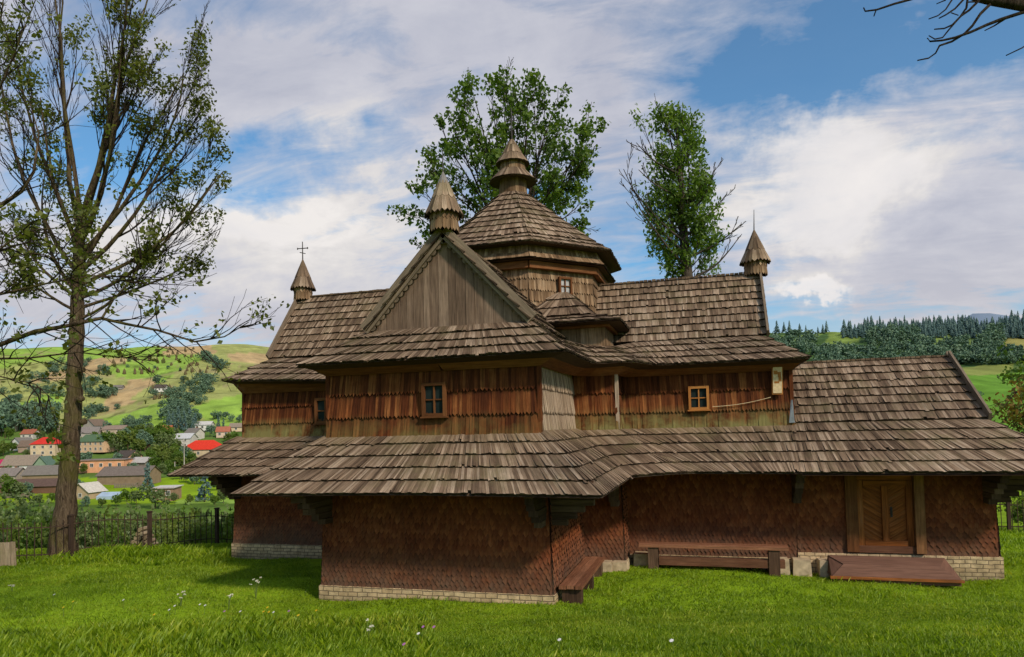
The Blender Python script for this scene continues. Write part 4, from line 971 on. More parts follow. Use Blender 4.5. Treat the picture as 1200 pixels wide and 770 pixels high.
tw([Zp(745, -10), Zp(700, 60), Zp(650, 100), Zp(590, 122)], .010, .006); tw([Zp(735, 82), Zp(780, 98)], .007, .006); tw([Zp(700, 0), Zp(640, 25)], .008, .005); tw([Zp(905, 10), Zp(840, 14), Zp(830, 60)], .010, .008)
tw([Zp(600, -60), Zp(480, -5), Zp(370, 25), Zp(260, 62), Zp(185, 72), Zp(175, 50)], .016, .007); tw([Zp(255, 62), Zp(240, 105)], .008, .006); tw([(1300, 20), Zp(1250, 260), Zp(1190, 305), Zp(1085, 355)], .011, .006)
finish(T, t, M['bark'], M['twig'])

# tree with autumn-tinged leaves at the right edge
t = thing('tree', 'bushy tree with reddish tinged leaves at the right edge behind the annexe roof', 'tree')
T = Tree(51); D4 = 27.0; b0 = at(1215, 560, D4); b0.z = tz(b0.x, b0.y)-.2
T.w.tube([b0, at(1212, 500, D4), at(1206, 440, D4)], [.22, .16, .08], 8, cap=False)
for k in range(26):
    A = at(1210+T.r.uniform(-4, 4), T.r.uniform(445, 560), D4); Bp = at(T.r.uniform(1166, 1270), A and T.r.uniform(430, 560), D4+T.r.uniform(-1.5, 1.5)); T.branch(A, (Bp-A).normalized()+V((0, 0, .2)), (Bp-A).length, .035, 2, 3, .5, .15, .2, (3, 5), (.35, .55), .3, minr=.008)
finish(T, t, M['bark'], M['twig']); tips = [p for p, l, d in T.tips]
leaves_obj('crown', [leaf_arrays(tips, 16, .45, .10, 11, .2, .6)], M['leafaut'], t)
t = thing('tree', 'dark green leafy tree standing taller at the far right edge behind the reddish one', 'tree')
T = Tree(52); D4 = 34.0; b0 = at(1225, 560, D4); b0.z = tz(b0.x, b0.y)-.2
T.w.tube([b0, at(1222, 480, D4), at(1216, 430, D4)], [.25, .18, .08], 8, cap=False)
for k in range(30):
    A = at(1220+T.r.uniform(-4, 4), T.r.uniform(435, 560), D4); Bp = at(T.r.uniform(1178, 1290), T.r.uniform(420, 560), D4+T.r.uniform(-1.5, 1.5)); T.branch(A, (Bp-A).normalized()+V((0, 0, .2)), (Bp-A).length, .035, 2, 3, .5, .15, .2, (3, 5), (.35, .55), .3, minr=.01)
finish(T, t, M['bark'], M['twig']); tips = [p for p, l, d in T.tips]
leaves_obj('crown', [leaf_arrays(tips, 18, .55, .12, 12, .2, .6)], M['leaf'], t)
# ------------------------------------------------------------------ fences
def fence(name, label, pl, h, posts, gap, d):
    t = thing(name, label, 'fence'); q = [V((p.x, p.y, tz(p.x, p.y))) for p in pl]
    mb = MB(); L = [0]
    for a, b in zip(q[:-1], q[1:]): L.append(L[-1]+(b-a).length)
    def on(s):
        for i in range(len(q)-1):
            if s <= L[i+1] or i == len(q)-2:
                p = lerp(q[i], q[i+1], (s-L[i])/(L[i+1]-L[i])); return V((p.x, p.y, tz(p.x, p.y)))
    s = 0; pr = None
    while s < L[-1]:
        p = on(s); k = V((rnd.uniform(-.02, .02), rnd.uniform(-.02, .02), h*rnd.uniform(.97, 1.03)))
        mb.beam(p+V((0, 0, .03)), p+k, .02, .02, (1, 0, 0))
        if pr is not None:
            for f_ in (.18, .86): mb.beam(pr+V((0, 0, h*f_)), p+V((0, 0, h*f_)), .022, .03)
        pr = p; s += gap
    mb.build('railing', M['fence'], t)
    for i in range(posts):
        p = on(L[-1]*(i+.5)/posts); mb = MB(); mb.box(p+V((0, 0, h*.5)), (.11, .11, h*1.14)); mb.box(p+V((0, 0, h*1.09)), (.14, .14, .05)); mb.build('post', M['fence'], t, bevel=.01)
    return t
F0, F1, F2, F3 = [hit(*p)[0] for p in ((-60, 649), (60, 645), (150, 641), (275, 630))]
A = at(-80, 655, 20.5); Bf = at(290, 636, 26.5)
fence('iron_fence', 'dark iron railing fence with square posts running behind the left trunk to the church', [A, at(60, 648, 21.6), at(150, 640, 23.3), Bf], 1.25, 4, .20, 0)
fence('picket_fence', 'dark picket fence at the right edge beyond the stone corner', [at(1150, 640, 25.0), at(1290, 640, 24.0)], 1.15, 2, .17, 0)
# board leaning on the fence at the far left, pile of cut branches beyond it
wb = at(8, 640, 20.6); wb.z = tz(wb.x, wb.y)
t = thing('boarded_panel', 'pale grey boarded panel leaning on the iron fence at the far left', 'panel', wb, YAW+.1)
for k in range(6):
    mb = MB(); mb.box((-.62+.16*k+rnd.uniform(-.005, .005), rnd.uniform(-.01, .01), .38), (.15, .025, .72+rnd.uniform(-.03, .03)), Matrix.Rotation(.08, 3, 'X')); mb.build('plank', M['wallgrey'], t)
mb = MB(); mb.box((-.22, .05, .5), (.98, .03, .08)); mb.build('crossbar', M['wallgrey'], t)
wp = at(168, 634, 25.2); wp.z = tz(wp.x, wp.y)
t = thing('firewood_stack', 'small pinkish pyramid of stacked firewood seen through the iron fence', 'firewood', wp, YAW)
for k in range(5):
    for j in range(5-k):
        mb = MB(); x = (j-(4-k)/2)*.17; z = .08+k*.15
        mb.tube([(x, -.25+rnd.uniform(-.05, .05), z), (x, .3, z)], [.08, .075], 7); mb.build('log', M['wallgrey'], t)

# ------------------------------------------------------------------ village
def plain(name, c, var=.18, sc_=.8): 
    if name not in M: M[name] = simple(name, c, .8, .15, var, sc_)
    return M[name]
def place(px, py, rot=0): 
    p, d = hit(px, py); return p, d
def house(name, label, px, py, wpx, dep, hw, hr, wallc, roofc, kind='gable', rot=0, floors=1, wins=3, along=True, over=.5, cat='house', chimney=False, dforce=None):
    """wpx: width in the picture; hw wall height / hr roof height in metres"""
    p, d = hit(px, py); W = wpx/FPX*d
    t = thing(name, label, cat, p+V((0, 0, -.4)), YAW+rot); hw += .4
    wm, rm = plain('plaster '+str(wallc), wallc), plain('roofing '+str(roofc), roofc, .22, 1.5)
    x, y = W/2, dep/2; mb = MB()
    if kind == 'gable' and not along:      # gable end towards the path
        for a, b in (((-x, -y), (x, -y)), ((x, y), (-x, y))): mb.add([(a[0], a[1], 0), (b[0], b[1], 0), (b[0], b[1], hw), (0, a[1], hw+hr), (a[0], a[1], hw)], [(0, 1, 2, 3, 4)])
        for s in (-1, 1): mb.add([(s*x, -y, 0), (s*x, y, 0), (s*x, y, hw), (s*x, -y, hw)], [(0, 1, 2, 3)])
    else:
        for a, b in (((-x, -y), (x, -y)), ((x, y), (-x, y))): mb.add([(a[0], a[1], 0), (b[0], b[1], 0), (b[0], b[1], hw), (a[0], a[1], hw)], [(0, 1, 2, 3)])
        for s in (-1, 1):
            pts = [(s*x, -y, 0), (s*x, y, 0), (s*x, y, hw)]+([(s*x, 0, hw+hr)] if kind == 'gable' else [])+[(s*x, -y, hw)]; mb.add(pts, [tuple(range(len(pts)))])
    mb.build('wall', wm, t)
    o = over; rb = MB(); e = -o*hr/max(y, .1)*.6
    if kind == 'gable':
        X, Y = (x+o, y+o) if along else (y+o, x+o); sw = (lambda q: q) if along else (lambda q: (q[1], q[0], q[2]))
        for s in (-1, 1): rb.poly([sw(q) for q in ((-X, s*Y, hw+e), (X, s*Y, hw+e), (X, 0, hw+hr+.1), (-X, 0, hw+hr+.1))], .12)
    elif kind == 'hip':
        X, Y = x+o, y+o; r = max(.1, x-y*.8)
        for q in (((-X, -Y), (X, -Y), (r, 0), (-r, 0)), ((X, Y), (-X, Y), (-r, 0), (r, 0))): rb.add([(q[0][0], q[0][1], hw), (q[1][0], q[1][1], hw), (q[2][0], q[2][1], hw+hr), (q[3][0], q[3][1], hw+hr)], [(0, 1, 2, 3)])
        for s in (-1, 1): rb.add([(s*X, -Y, hw), (s*X, Y, hw), (s*r, 0, hw+hr)], [(0, 1, 2)])
        rb.add([(-X, -Y, hw-.02), (X, -Y, hw-.02), (X, Y, hw-.02), (-X, Y, hw-.02)], [(0, 1, 2, 3)])
    else:                                   # lean-to
        rb.poly([(-x-o, -y-o, hw-.1), (x+o, -y-o, hw-.1), (x+o, y+o, hw+hr), (-x-o, y+o, hw+hr)], .12)
    ro = rb.build('roof', rm, t)
    if chimney:
        c = MB(); c.box((x*.35, .3, hw+hr*.9), (.6, .6, 1.6)); c.box((x*.35, .3, hw+hr*.9+.85), (.75, .75, .15)); c.build('chimney', plain('brick chimney', (.28, .16, .11)), ro)
    fh = (hw-.4)/floors
    for f_ in range(floors):
        for k in range(wins):
            xx = -x+W*(k+.5)/wins; zc = .4+fh*(f_+.55); ww, wh = min(1.2, W/wins*.5), min(1.4, fh*.5)
            b = MB()
            for dx, dz, sx_, sz in ((-ww/2, 0, .12, wh+.12), (ww/2, 0, .12, wh+.12), (0, wh/2, ww-.12, .12), (0, -wh/2, ww-.12, .12), (0, 0, .07, wh-.12)): b.box((xx+dx, -y-.04, zc+dz), (sx_, .1, sz))
            w_ = b.build('window', plain('white trim', (.6, .58, .54)), t)
            g = MB(); g.add([(xx-ww/2, -y-.02, zc-wh/2), (xx+ww/2, -y-.02, zc-wh/2), (xx+ww/2, -y-.02, zc+wh/2), (xx-ww/2, -y-.02, zc+wh/2)], [(0, 1, 2, 3)]); g.build('pane', M['glass'], w_)
    return t
CREAM, PEACH, WHITE, GREYW, WOODW, RUST = (.55, .43, .28), (.62, .31, .17), (.62, .60, .56), (.26, .24, .22), (.24, .17, .11), (.15, .08, .05)
RED, GREYR, BRNR, GRNR, DARKR, TANR = (.52, .035, .025), (.17, .15, .13), (.16, .115, .085), (.085, .14, .075), (.075, .06, .05), (.24, .19, .145)
house('house', 'two-storey cream house with bright red hipped roof left of the trunk', 56, 534, 27, 9, 6, 3.6, CREAM, RED, 'hip', .1, 2, 3)
house('house', 'grey-roofed house with red-brown walls among trees between two red roofs', 167, 526, 14, 6, 3, 3, (.14, .06, .045), DARKR, 'gable', .3, 1, 2, False)
p_ = house('house', 'long peach house with green gable roof and dark arched upper windows', 116, 529, 36, 10, 5.2, 3.2, (.60, .40, .25), GRNR, 'gable', -.25, 2, 5, True)
house('house', 'flat-roofed peach annexe stepping out in front of the green-roofed house', 124, 552, 52, 7, 4.6, .25, PEACH, GREYR, 'lean', .05, 1, 5)
house('house', 'low house with broad tan-grey roof and white gable at the left', 28, 551, 38, 8, 2.6, 4.2, WHITE, TANR, 'gable', .05, 1, 3)
house('house', 'small white house with pointed grey gable near the left edge', 27, 527, 20, 8, 3, 3.4, WHITE, GREYR, 'gable', -.3, 1, 1, False)
house('house', 'small pale green gabled house beside the tan roof', 53, 553, 15, 7, 3, 3.6, (.20, .27, .19), (.10, .16, .12), 'gable', .1, 1, 1, False)
house('barn', 'long low barn with dark rust-brown roof at the bottom left of the village', 42, 576, 66, 7, 2, 1.9, RUST, (.11, .07, .055), 'gable', .03, 1, 0, cat='barn')
house('barn', 'long grey-roofed barn behind the rust-brown one', 56, 562, 42, 8, 2.2, 3, WOODW, GREYR, 'gable', .05, 1, 0, cat='barn')
house('shed', 'small wooden shed with pale gable front and white roof edge right of the trunk', 104, 584, 25, 6, 2.2, 2.4, (.40, .29, .18), (.50, .46, .40), 'gable', -.25, 1, 1, False, cat='shed')
house('barn', 'large weathered grey-brown barn right of the peach house', 152, 566, 58, 9, 3, 2.6, WOODW, (.155, .125, .105), 'gable', -.04, 1, 0, cat='barn')
house('house', 'small house with white roof edge behind the grey-brown barn', 168, 550, 24, 6, 3, 1.8, (.22, .18, .14), (.42, .39, .36), 'gable', -.35, 1, 1)
house('shed', 'upright wooden hut with flat white roof standing alone on the meadow', 196, 585, 24, 5, 3.6, .3, (.27, .17, .11), (.50, .47, .43), 'lean', 0, 1, 2, cat='shed')
house('house', 'house with wide bright red hipped roof close to the church roof', 240, 535, 44, 11, 3.4, 4.4, CREAM, (.60, .04, .02), 'hip', -.1, 1, 3)
house('house', 'two-storey white house with pale grey roof left of the wide red roof', 216, 524, 22, 9, 4.6, 2.4, (.50, .46, .42), (.46, .46, .46), 'gable', 0, 2, 2)
house('house', 'long white house with low roof among dark conifers above the wide red roof', 240, 504, 17, 8, 3.2, 1.8, WHITE, (.50, .48, .45), 'gable', .1, 1, 3)
house('house', 'tiny white farmhouse with dark roof alone up on the green hillside', 189, 459, 12, 7, 3, 2.6, WHITE, DARKR, 'gable', .1, 1, 3)
house('shed', 'tiny grey shed low on the tan hillside strip', 139, 456, 10, 5, 1.6, 1.6, GREYW, GREYR, 'gable', .1, 1, 0, cat='shed')
house('house', 'house with magenta roof cut by the left edge', 3, 552, 18, 8, 2, 3.4, CREAM, (.42, .02, .10), 'hip', .1, 1, 1)
house('house', 'grey-roofed house peeping out just right of the trunk', 104, 513, 24, 8, 3, 3.4, (.36, .32, .28), (.20, .175, .16), 'gable', .2, 1, 2)
house('house', 'taller brown-roofed house above the peach house', 112, 505, 20, 9, 3.4, 4, (.40, .35, .30), BRNR, 'gable', -.4, 1, 2, False)
house('house', 'long low house with pale brown roof between treetops', 136, 508, 24, 8, 2.6, 2.2, (.42, .33, .25), (.24, .18, .14), 'gable', .1, 1, 2)
house('house', 'brown-roofed cottage left of the red hipped house', 38, 529, 22, 8, 2.8, 3, (.30, .22, .17), BRNR, 'gable', .2, 1, 1)
house('house', 'small orange-roofed house half hidden by pale trees', 194, 511, 14, 7, 3, 2.8, (.45, .33, .22), (.36, .11, .05), 'gable', .2, 1, 1)
house('house', 'pale cottage deep in the dark trees at the left edge', 10, 505, 16, 7, 3, 2.4, (.50, .44, .40), GREYR, 'gable', .2, 1, 2)
house('house', 'beige-roofed house at the hill foot just left of the church wall', 278, 505, 14, 7, 2.4, 2.2, CREAM, TANR, 'gable', .2, 1, 1)
for n_, (x, y, w_, wc, rc, lab) in enumerate(((150, 543, 20, (.55, .34, .24), DARKR, 'salmon house with dark roof between the peach annexe and the trees'), (80, 508, 16, (.52, .42, .36), TANR, 'pale pink house with tan roof left of the trunk, high in the village'),
        (36, 514, 14, (.48, .45, .40), (.30, .10, .06), 'small cream house with rust roof below the dark grove'), (228, 514, 14, (.50, .46, .40), GREYR, 'cream house with grey roof just above the wide red roof'), (14, 566, 22, (.40, .34, .28), (.20, .17, .15), 'grey-roofed outbuilding at the left edge above the rust-brown barn'),
        (262, 512, 14, (.52, .40, .30), (.34, .12, .07), 'small house with brick-red roof right of the white houses'))):
    house('house', lab, x, y, w_, 8, 3, 2.6, wc, rc, 'gable', (-.3, .2, .1, -.2, .05, .3)[n_], 1, 2, chimney=True)
for n_, (x0, x1, y, lab) in enumerate(((62, 100, 577, 'weathered plank garden fence between the rust-brown barn and the wooden shed'), (134, 172, 572, 'weathered plank garden fence in front of the large grey-brown barn'), (6, 34, 584, 'weathered plank garden fence at the left edge below the barn'))):
    p0, d0 = hit(x0, y); p1, d1 = hit(x1, y-1); t = thing('plank_fence', lab, 'fence'); L = (p1-p0).length; n = int(L/.5); mb = MB()
    for k in range(n):
        q = lerp(p0, p1, (k+.5)/n); q.z = tz(q.x, q.y); mb.box(q+V((0, 0, .7)), (.42, .05, 1.5+rnd.uniform(-.12, .12)), Matrix.Rotation(YAW, 3, 'Z'))
    mb.build('boards', plain('old plank', (.20, .16, .125)), t)
    for k in range(4):
        q = lerp(p0, p1, k/3); q.z = tz(q.x, q.y); mb = MB(); mb.box(q+V((0, .1, .8)), (.18, .18, 1.9)); mb.build('post', plain('old plank', (.20, .16, .125)), t)
p, d = hit(128, 585)
t = thing('tarpaulin_cover', 'pale blue sheet-covered lean-to beside the wooden shed', 'lean-to', p, YAW)
mb = MB(); w2 = 12/FPX*d; mb.poly([(-w2, -1.5, .9), (w2, -1.5, .9), (w2, 1.5, 2.0), (-w2, 1.5, 2.0)], .06); mb.build('sheet', plain('pale blue sheet', (.33, .42, .52)), t)
mb = MB(); mb.box((0, -1.42, .45), (w2*2-.1, .06, .88)); mb.build('front_panel', plain('pale blue sheet', (.33, .42, .52)), t)
for s in (-1, 1):
    mb = MB(); mb.box((s*(w2-.15), 1.35, .95), (.12, .12, 1.9)); mb.build('post', M['bench'], t)
for px, py, hp in ((216, 556, 42), (205, 557, 16)):
    p, d = hit(px, py); t = thing('utility_pole', 'tall thin pale utility pole among the village trees' if hp > 20 else 'short pale pole on the meadow left of the tall one', 'pole', p)
    h = hp/FPX*d; mb = MB(); mb.tube([(0, 0, 0), (0, 0, h)], [.2, .13], 7); mb.build('shaft', plain('pale pole', (.42, .38, .33)), t)
    mb = MB(); mb.box((0, 0, h*.93), (1.5, .12, .12), Matrix.Rotation(YAW, 3, 'Z')); mb.build('crossarm', M['bench'], t)

# ------------------------------------------------------------------ far trees: a few crowns, copied
def far_tree_mesh(seed, kind):
    g = np.random.default_rng(seed); R = random.Random(seed); V_ = []; T_ = []
    mats = []
    if kind == 'conifer':
        c = []; 
        for k in range(11):
            z = .12+.86*k/10; r = .21*(1-z)+.015
            for j in range(max(4, int(12*(1-z)))): a = R.random()*2*PI; c.append((r*math.cos(a)*R.uniform(.5, 1), r*math.sin(a)*R.uniform(.5, 1), z+R.uniform(-.03, .02)))
        v, t = leaf_arrays(c, 5, .045, .05, seed, 1.2, .5)
    else:
        c = []; nl = 9 if kind == 'round' else 6
        for k in range(nl):
            a = R.random()*2*PI; q = R.random()**.5*.28; z = R.uniform(.30, .82); rr = R.uniform(.13, .24)
            if kind == 'bush': z = R.uniform(.22, .66); q = R.random()**.5*.45; rr = R.uniform(.2, .30)
            for j in range(26):
                u = V((R.gauss(0, 1), R.gauss(0, 1), R.gauss(.15, 1))).normalized(); c.append((q*math.cos(a)+u.x*rr*R.uniform(.7, 1), q*math.sin(a)+u.y*rr*R.uniform(.7, 1), max(.05, z+u.z*rr*R.uniform(.7, 1))))
        v, t = leaf_arrays(c, 5, .06, .042, seed, .2, .65)
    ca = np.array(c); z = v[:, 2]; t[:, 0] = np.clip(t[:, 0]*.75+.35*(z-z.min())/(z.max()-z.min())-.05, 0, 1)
    nf = len(v)//4; f = np.arange(len(v)).reshape(-1, 4)
    tv = []; tf = []; rr = .022                      # stem
    for k in range(5): a = 2*PI*k/5; tv += [(rr*math.cos(a), rr*math.sin(a), -.05), (rr*.5*math.cos(a), rr*.5*math.sin(a), .55)]
    for k in range(5): tf.append((2*k, 2*((k+1) % 5), 2*((k+1) % 5)+1, 2*k+1))
    f = np.concatenate([f, np.array(tf)+len(v)]); mi = np.array([0]*nf+[1]*5); v = np.concatenate([v, np.array(tv)]); t = np.concatenate([t, np.ones((10, 4))*.5])
    return v, f, t, mi
FT = {}
def far_mesh(kind, leaf, seed):
    key = (kind, leaf, seed)
    if key not in FT:
        v, f, t, mi = far_tree_mesh(seed, kind); FT[key] = np_mesh(kind+' tree', v, f, [M[leaf], M['bark']], None, t, mi=mi)
        o = FT[key]; FT[key] = o.data; bpy.data.objects.remove(o)
    return FT[key]
def far_tree(px, py, hpx, wr, kind, leaf, label, name, cat, group, seed):
    p, d = hit(px, py); h = hpx/FPX*d; o = link(name, far_mesh(kind, leaf, seed % 3))
    o.location = p; o.scale = (h*wr, h*wr, h); o.rotation_euler = (0, 0, rnd.random()*6.28); tag(o, label, cat, group); return o
LB = {('round', 'fardec'): 'far dark green broadleaf tree on the hillside', ('bush', 'fardec'): 'low dark bush on the green hillside'}
G1 = 'dark trees and bushes dotted over the left hill'
# single trees and hedgerows on the left hill, (x, y of foot, height)
hill = [(123, 465, 17), (127, 466, 14), (132, 464, 12), (113, 482, 9), (116, 482, 8), (168, 496, 11), (173, 495, 10), (164, 497, 8), (186, 450, 12), (183, 451, 10), (250, 492, 12), (257, 491, 10), (265, 492, 11), (273, 494, 10), (283, 493, 9), (292, 491, 10)]
R5 = random.Random(77)
def line(pts, n, h0, h1, jx=5, jy=3):
    for _ in range(n):
        s = R5.random()*(len(pts)-1); i = int(s); f_ = s-i; hill.append((lerp(pts[i][0], pts[i+1][0], f_)+R5.gauss(0, jx), lerp(pts[i][1], pts[i+1][1], f_)+R5.gauss(0, jy), R5.uniform(h0, h1)))
line([(240, 421), (252, 428), (258, 436)], 14, 8, 13, 4, 3); line([(232, 446), (222, 456), (212, 470), (205, 485), (215, 500)], 40, 10, 16, 9, 4); line([(195, 470), (210, 490), (225, 503)], 22, 10, 17, 7, 4)
line([(245, 455), (225, 475)], 10, 8, 12, 5, 3); line([(96, 442), (130, 434)], 10, 6, 10, 5, 2); line([(30, 450), (72, 440), (90, 432)], 16, 7, 12, 6, 3); line([(40, 462), (70, 458)], 10, 8, 12, 6, 3); line([(100, 455), (112, 448), (108, 470)], 9, 8, 14, 4, 4)
line([(100, 492), (130, 478), (128, 462)], 12, 8, 13, 5, 3); line([(60, 432), (110, 424)], 12, 6, 9, 8, 3); line([(150, 500), (200, 508)], 12, 9, 14, 8, 3); line([(275, 490), (298, 480)], 6, 8, 12, 5, 3); line([(0, 470), (20, 466)], 6, 8, 12, 6, 3); line([(150, 425), (200, 436)], 6, 4, 7, 10, 4)
for k, (x, y, h) in enumerate(hill):
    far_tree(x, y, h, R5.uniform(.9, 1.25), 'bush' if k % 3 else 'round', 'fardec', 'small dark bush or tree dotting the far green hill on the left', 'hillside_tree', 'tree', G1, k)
# dark grove above the village on the left, trees in the village
G2 = 'dark grove at the left edge of the village'
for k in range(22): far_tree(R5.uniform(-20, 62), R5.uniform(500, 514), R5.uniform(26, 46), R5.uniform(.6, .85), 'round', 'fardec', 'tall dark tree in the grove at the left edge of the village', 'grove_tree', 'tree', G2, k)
G3 = 'dark conifers at the foot of the hill'
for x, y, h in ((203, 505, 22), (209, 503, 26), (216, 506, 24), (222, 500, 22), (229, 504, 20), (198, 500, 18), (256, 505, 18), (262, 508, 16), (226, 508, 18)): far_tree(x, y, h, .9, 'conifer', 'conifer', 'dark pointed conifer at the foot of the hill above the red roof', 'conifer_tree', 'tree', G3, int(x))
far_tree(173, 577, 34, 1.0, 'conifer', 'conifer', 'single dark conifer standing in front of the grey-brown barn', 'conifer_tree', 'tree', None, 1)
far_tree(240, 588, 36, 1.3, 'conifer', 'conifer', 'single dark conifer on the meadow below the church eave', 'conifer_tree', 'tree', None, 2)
G4 = 'broadleaf trees between the village houses'
vt = [(130, 530, 28), (138, 533, 26), (145, 524, 24), (150, 531, 30), (158, 520, 18), (160, 545, 18), (170, 530, 26), (178, 540, 22), (182, 524, 24), (186, 543, 26), (190, 535, 30), (197, 525, 28), (200, 545, 24), (205, 535, 22), (210, 548, 22), (214, 540, 16), (222, 548, 20), (230, 550, 16),
      (100, 545, 18), (96, 556, 14), (14, 583, 26), (22, 584, 22), (30, 582, 18), (4, 535, 20), (16, 532, 16), (66, 557, 18), (126, 508, 16), (152, 512, 14), (178, 512, 16), (186, 514, 20), (246, 512, 16), (266, 520, 14), (276, 518, 14), (290, 516, 14), (60, 506, 16), (75, 510, 14), (112, 516, 12), (8, 560, 16), (140, 545, 16), (165, 535, 24), (174, 545, 20), (181, 552, 20), (192, 550, 24), (198, 538, 26), (207, 542, 24), (213, 552, 20), (219, 542, 22), (226, 553, 18), (235, 560, 20), (245, 556, 22), (168, 520, 18), (144, 516, 14), (206, 522, 16), (90, 530, 20), (92, 575, 16), (80, 590, 14), (148, 588, 16), (160, 592, 20), (205, 590, 14), (222, 592, 14), (252, 594, 16), (262, 590, 18), (255, 575, 22), (266, 570, 20), (10, 516, 16), (48, 518, 14), (158, 556, 16), (163, 512, 16), (174, 518, 18), (190, 520, 20), (202, 518, 18), (198, 556, 18), (211, 562, 18), (218, 566, 16), (228, 568, 18), (240, 568, 18), (188, 560, 18), (176, 560, 14), (148, 552, 12), (90, 515, 14), (70, 520, 16), (30, 537, 12), (20, 560, 12), (5, 572, 18), (60, 590, 14), (46, 594, 16), (100, 594, 14), (120, 596, 14), (136, 594, 16)]
for k, (x, y, h) in enumerate(vt):
    lf = ('leafmid', 'leafyel', 'fardec', 'leafgrey')[(k*7) % 4] if not (178 <= x <= 214) else ('leafyel', 'leafgrey', 'leafmid')[k % 3]
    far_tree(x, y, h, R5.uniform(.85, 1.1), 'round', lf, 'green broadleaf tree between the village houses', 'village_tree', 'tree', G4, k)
# shrubs on the slope below the iron fence
G5 = 'shrubs on the slope below the iron fence'
for k in range(84):
    px = R5.uniform(-10, 290); d = R5.uniform(26, 60); p = at(px, 600, d); p.z = tz(p.x, p.y); top = R5.uniform(583, 615) if px > 110 else R5.uniform(580, 606)
    q = at(px, top, d); h = max(1.0, q.z-p.z)
    o = link('shrub', far_mesh('bush', ('leafgrey', 'leafyel', 'leafmid', 'leafgrey')[k % 4], k % 3)); o.location = p; o.scale = (h*.72, h*.72, h); o.rotation_euler = (0, 0, R5.random()*6); tag(o, 'green shrub on the slope just below the iron fence', 'shrub', G5)
far_tree(182, 596, 34, 1.2, 'bush', 'leafgrey', 'big pale green willow bush right of the wooden shed', 'shrub', 'shrub', None, 1)
far_tree(20, 602, 30, 1.2, 'bush', 'leafgrey', 'big pale green willow bush left of the trunk', 'shrub', 'shrub', None, 2)
G6 = 'green shrubs beyond the picket fence on the right'
for k in range(12):
    px = R5.uniform(1150, 1290); d = R5.uniform(27, 36); p = at(px, 600, d); p.z = tz(p.x, p.y); q = at(px, R5.uniform(560, 600), d); h = max(1.0, q.z-p.z)
    o = link('shrub', far_mesh('bush', 'leafyel' if k % 2 else 'leafmid', k % 3)); o.location = p; o.scale = (h*.7, h*.7, h); tag(o, 'green shrub beyond the picket fence at the right edge', 'shrub', G6)

# haystacks on the upper meadows of the left hill
G7 = 'haystacks drying on the hill meadows'
hs = MB(); 
for k in range(7): hs.add([], [])
prof = [(.0, 1), (.35, .95), (.62, .72), (.85, .4), (1, .06)]; hv = []; hf = []
for z, r in prof: hv += [(r*.42*math.cos(2*PI*k/8)*(1+.1*math.sin(k*3)), r*.42*math.sin(2*PI*k/8), z) for k in range(8)]
for i in range(4): hf += [(i*8+k, i*8+(k+1) % 8, i*8+8+(k+1) % 8, i*8+8+k) for k in range(8)]
hs.add(hv, hf); hs.tube([(0, 0, .9), (0, 0, 1.2)], [.03, .02], 4); ho = hs.build('haystack', plain('old hay', (.11, .085, .04)), None); hm = ho.data; bpy.data.objects.remove(ho)
for k in range(70):
    x, y = R5.uniform(128, 252), R5.uniform(409, 440)
    if R5.random() < .25: x, y = R5.uniform(175, 200), R5.uniform(455, 470)
    p, d = hit(x, y, 60); o = link('haystack', hm); s = 3.0*R5.uniform(.8, 1.2); o.location = p; o.scale = (s, s, s*R5.uniform(1, 1.5)); o.rotation_euler = (0, 0, R5.random()*6); tag(o, 'small dark haystack drying on the upper hill meadow', 'haystack', G7)

# ------------------------------------------------------------------ forest on the right-hand hill (one mass)
fm = []
gF = np.random.default_rng(5)
def forest_pts(n, x0, x1, y0, y1, test):
    out_ = []
    while len(out_) < n:
        x, y = gF.uniform(x0, x1), gF.uniform(y0, y1)
        if test(x, y): out_.append((x, y))
    return out_
def merge(name, mesh_keys, pts, hrange, wr, leaf, px_h=True):
    Vs = []; Fs = []; Ts = []; o = 0
    for x, y in pts:
        k = mesh_keys[gF.integers(len(mesh_keys))]; v, f, t = k; p, d = hit(x, y, 60); h = gF.uniform(*hrange)*d/FPX; a = gF.uniform(0, 6.28); w_ = wr*gF.uniform(.8, 1.25)
        c, s = math.cos(a), math.sin(a); q = v*np.array([h*w_, h*w_, h]); q = np.stack([q[:, 0]*c-q[:, 1]*s, q[:, 0]*s+q[:, 1]*c, q[:, 2]], -1)+np.array(p)
        tt = t.copy(); tt[:, 0] = np.clip(tt[:, 0]+gF.uniform(-.25, .2), 0, 1); Vs.append(q); Fs.append(f+o); Ts.append(tt); o += len(q)
    ob = np_mesh(name, np.concatenate(Vs), np.concatenate(Fs), M[leaf], None, np.concatenate(Ts)); return tag(ob, kind='stuff')
def lowpoly_conifer(seed):
    R = random.Random(seed); v = []; t = []
    for k in range(9):
        z = .06+.9*k/9; r = .24*(1-z)+.012; m = 6
        for j in range(m):
            a = 2*PI*(j+R.random()*.8)/m; q = r*R.uniform(.7, 1.15); e = .35*r
            v += [(0, 0, z+.13), (q*math.cos(a-.5), q*math.sin(a-.5), z+R.uniform(-.03, .01)), (q*1.15*math.cos(a), q*1.15*math.sin(a), z-.03), (q*math.cos(a+.5), q*math.sin(a+.5), z+R.uniform(-.03, .01))]
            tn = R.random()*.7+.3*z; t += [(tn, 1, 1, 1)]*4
    return np.array(v), np.arange(len(v)).reshape(-1, 4), np.array(t)
LC = [lowpoly_conifer(i) for i in range(4)]
LD_ = []
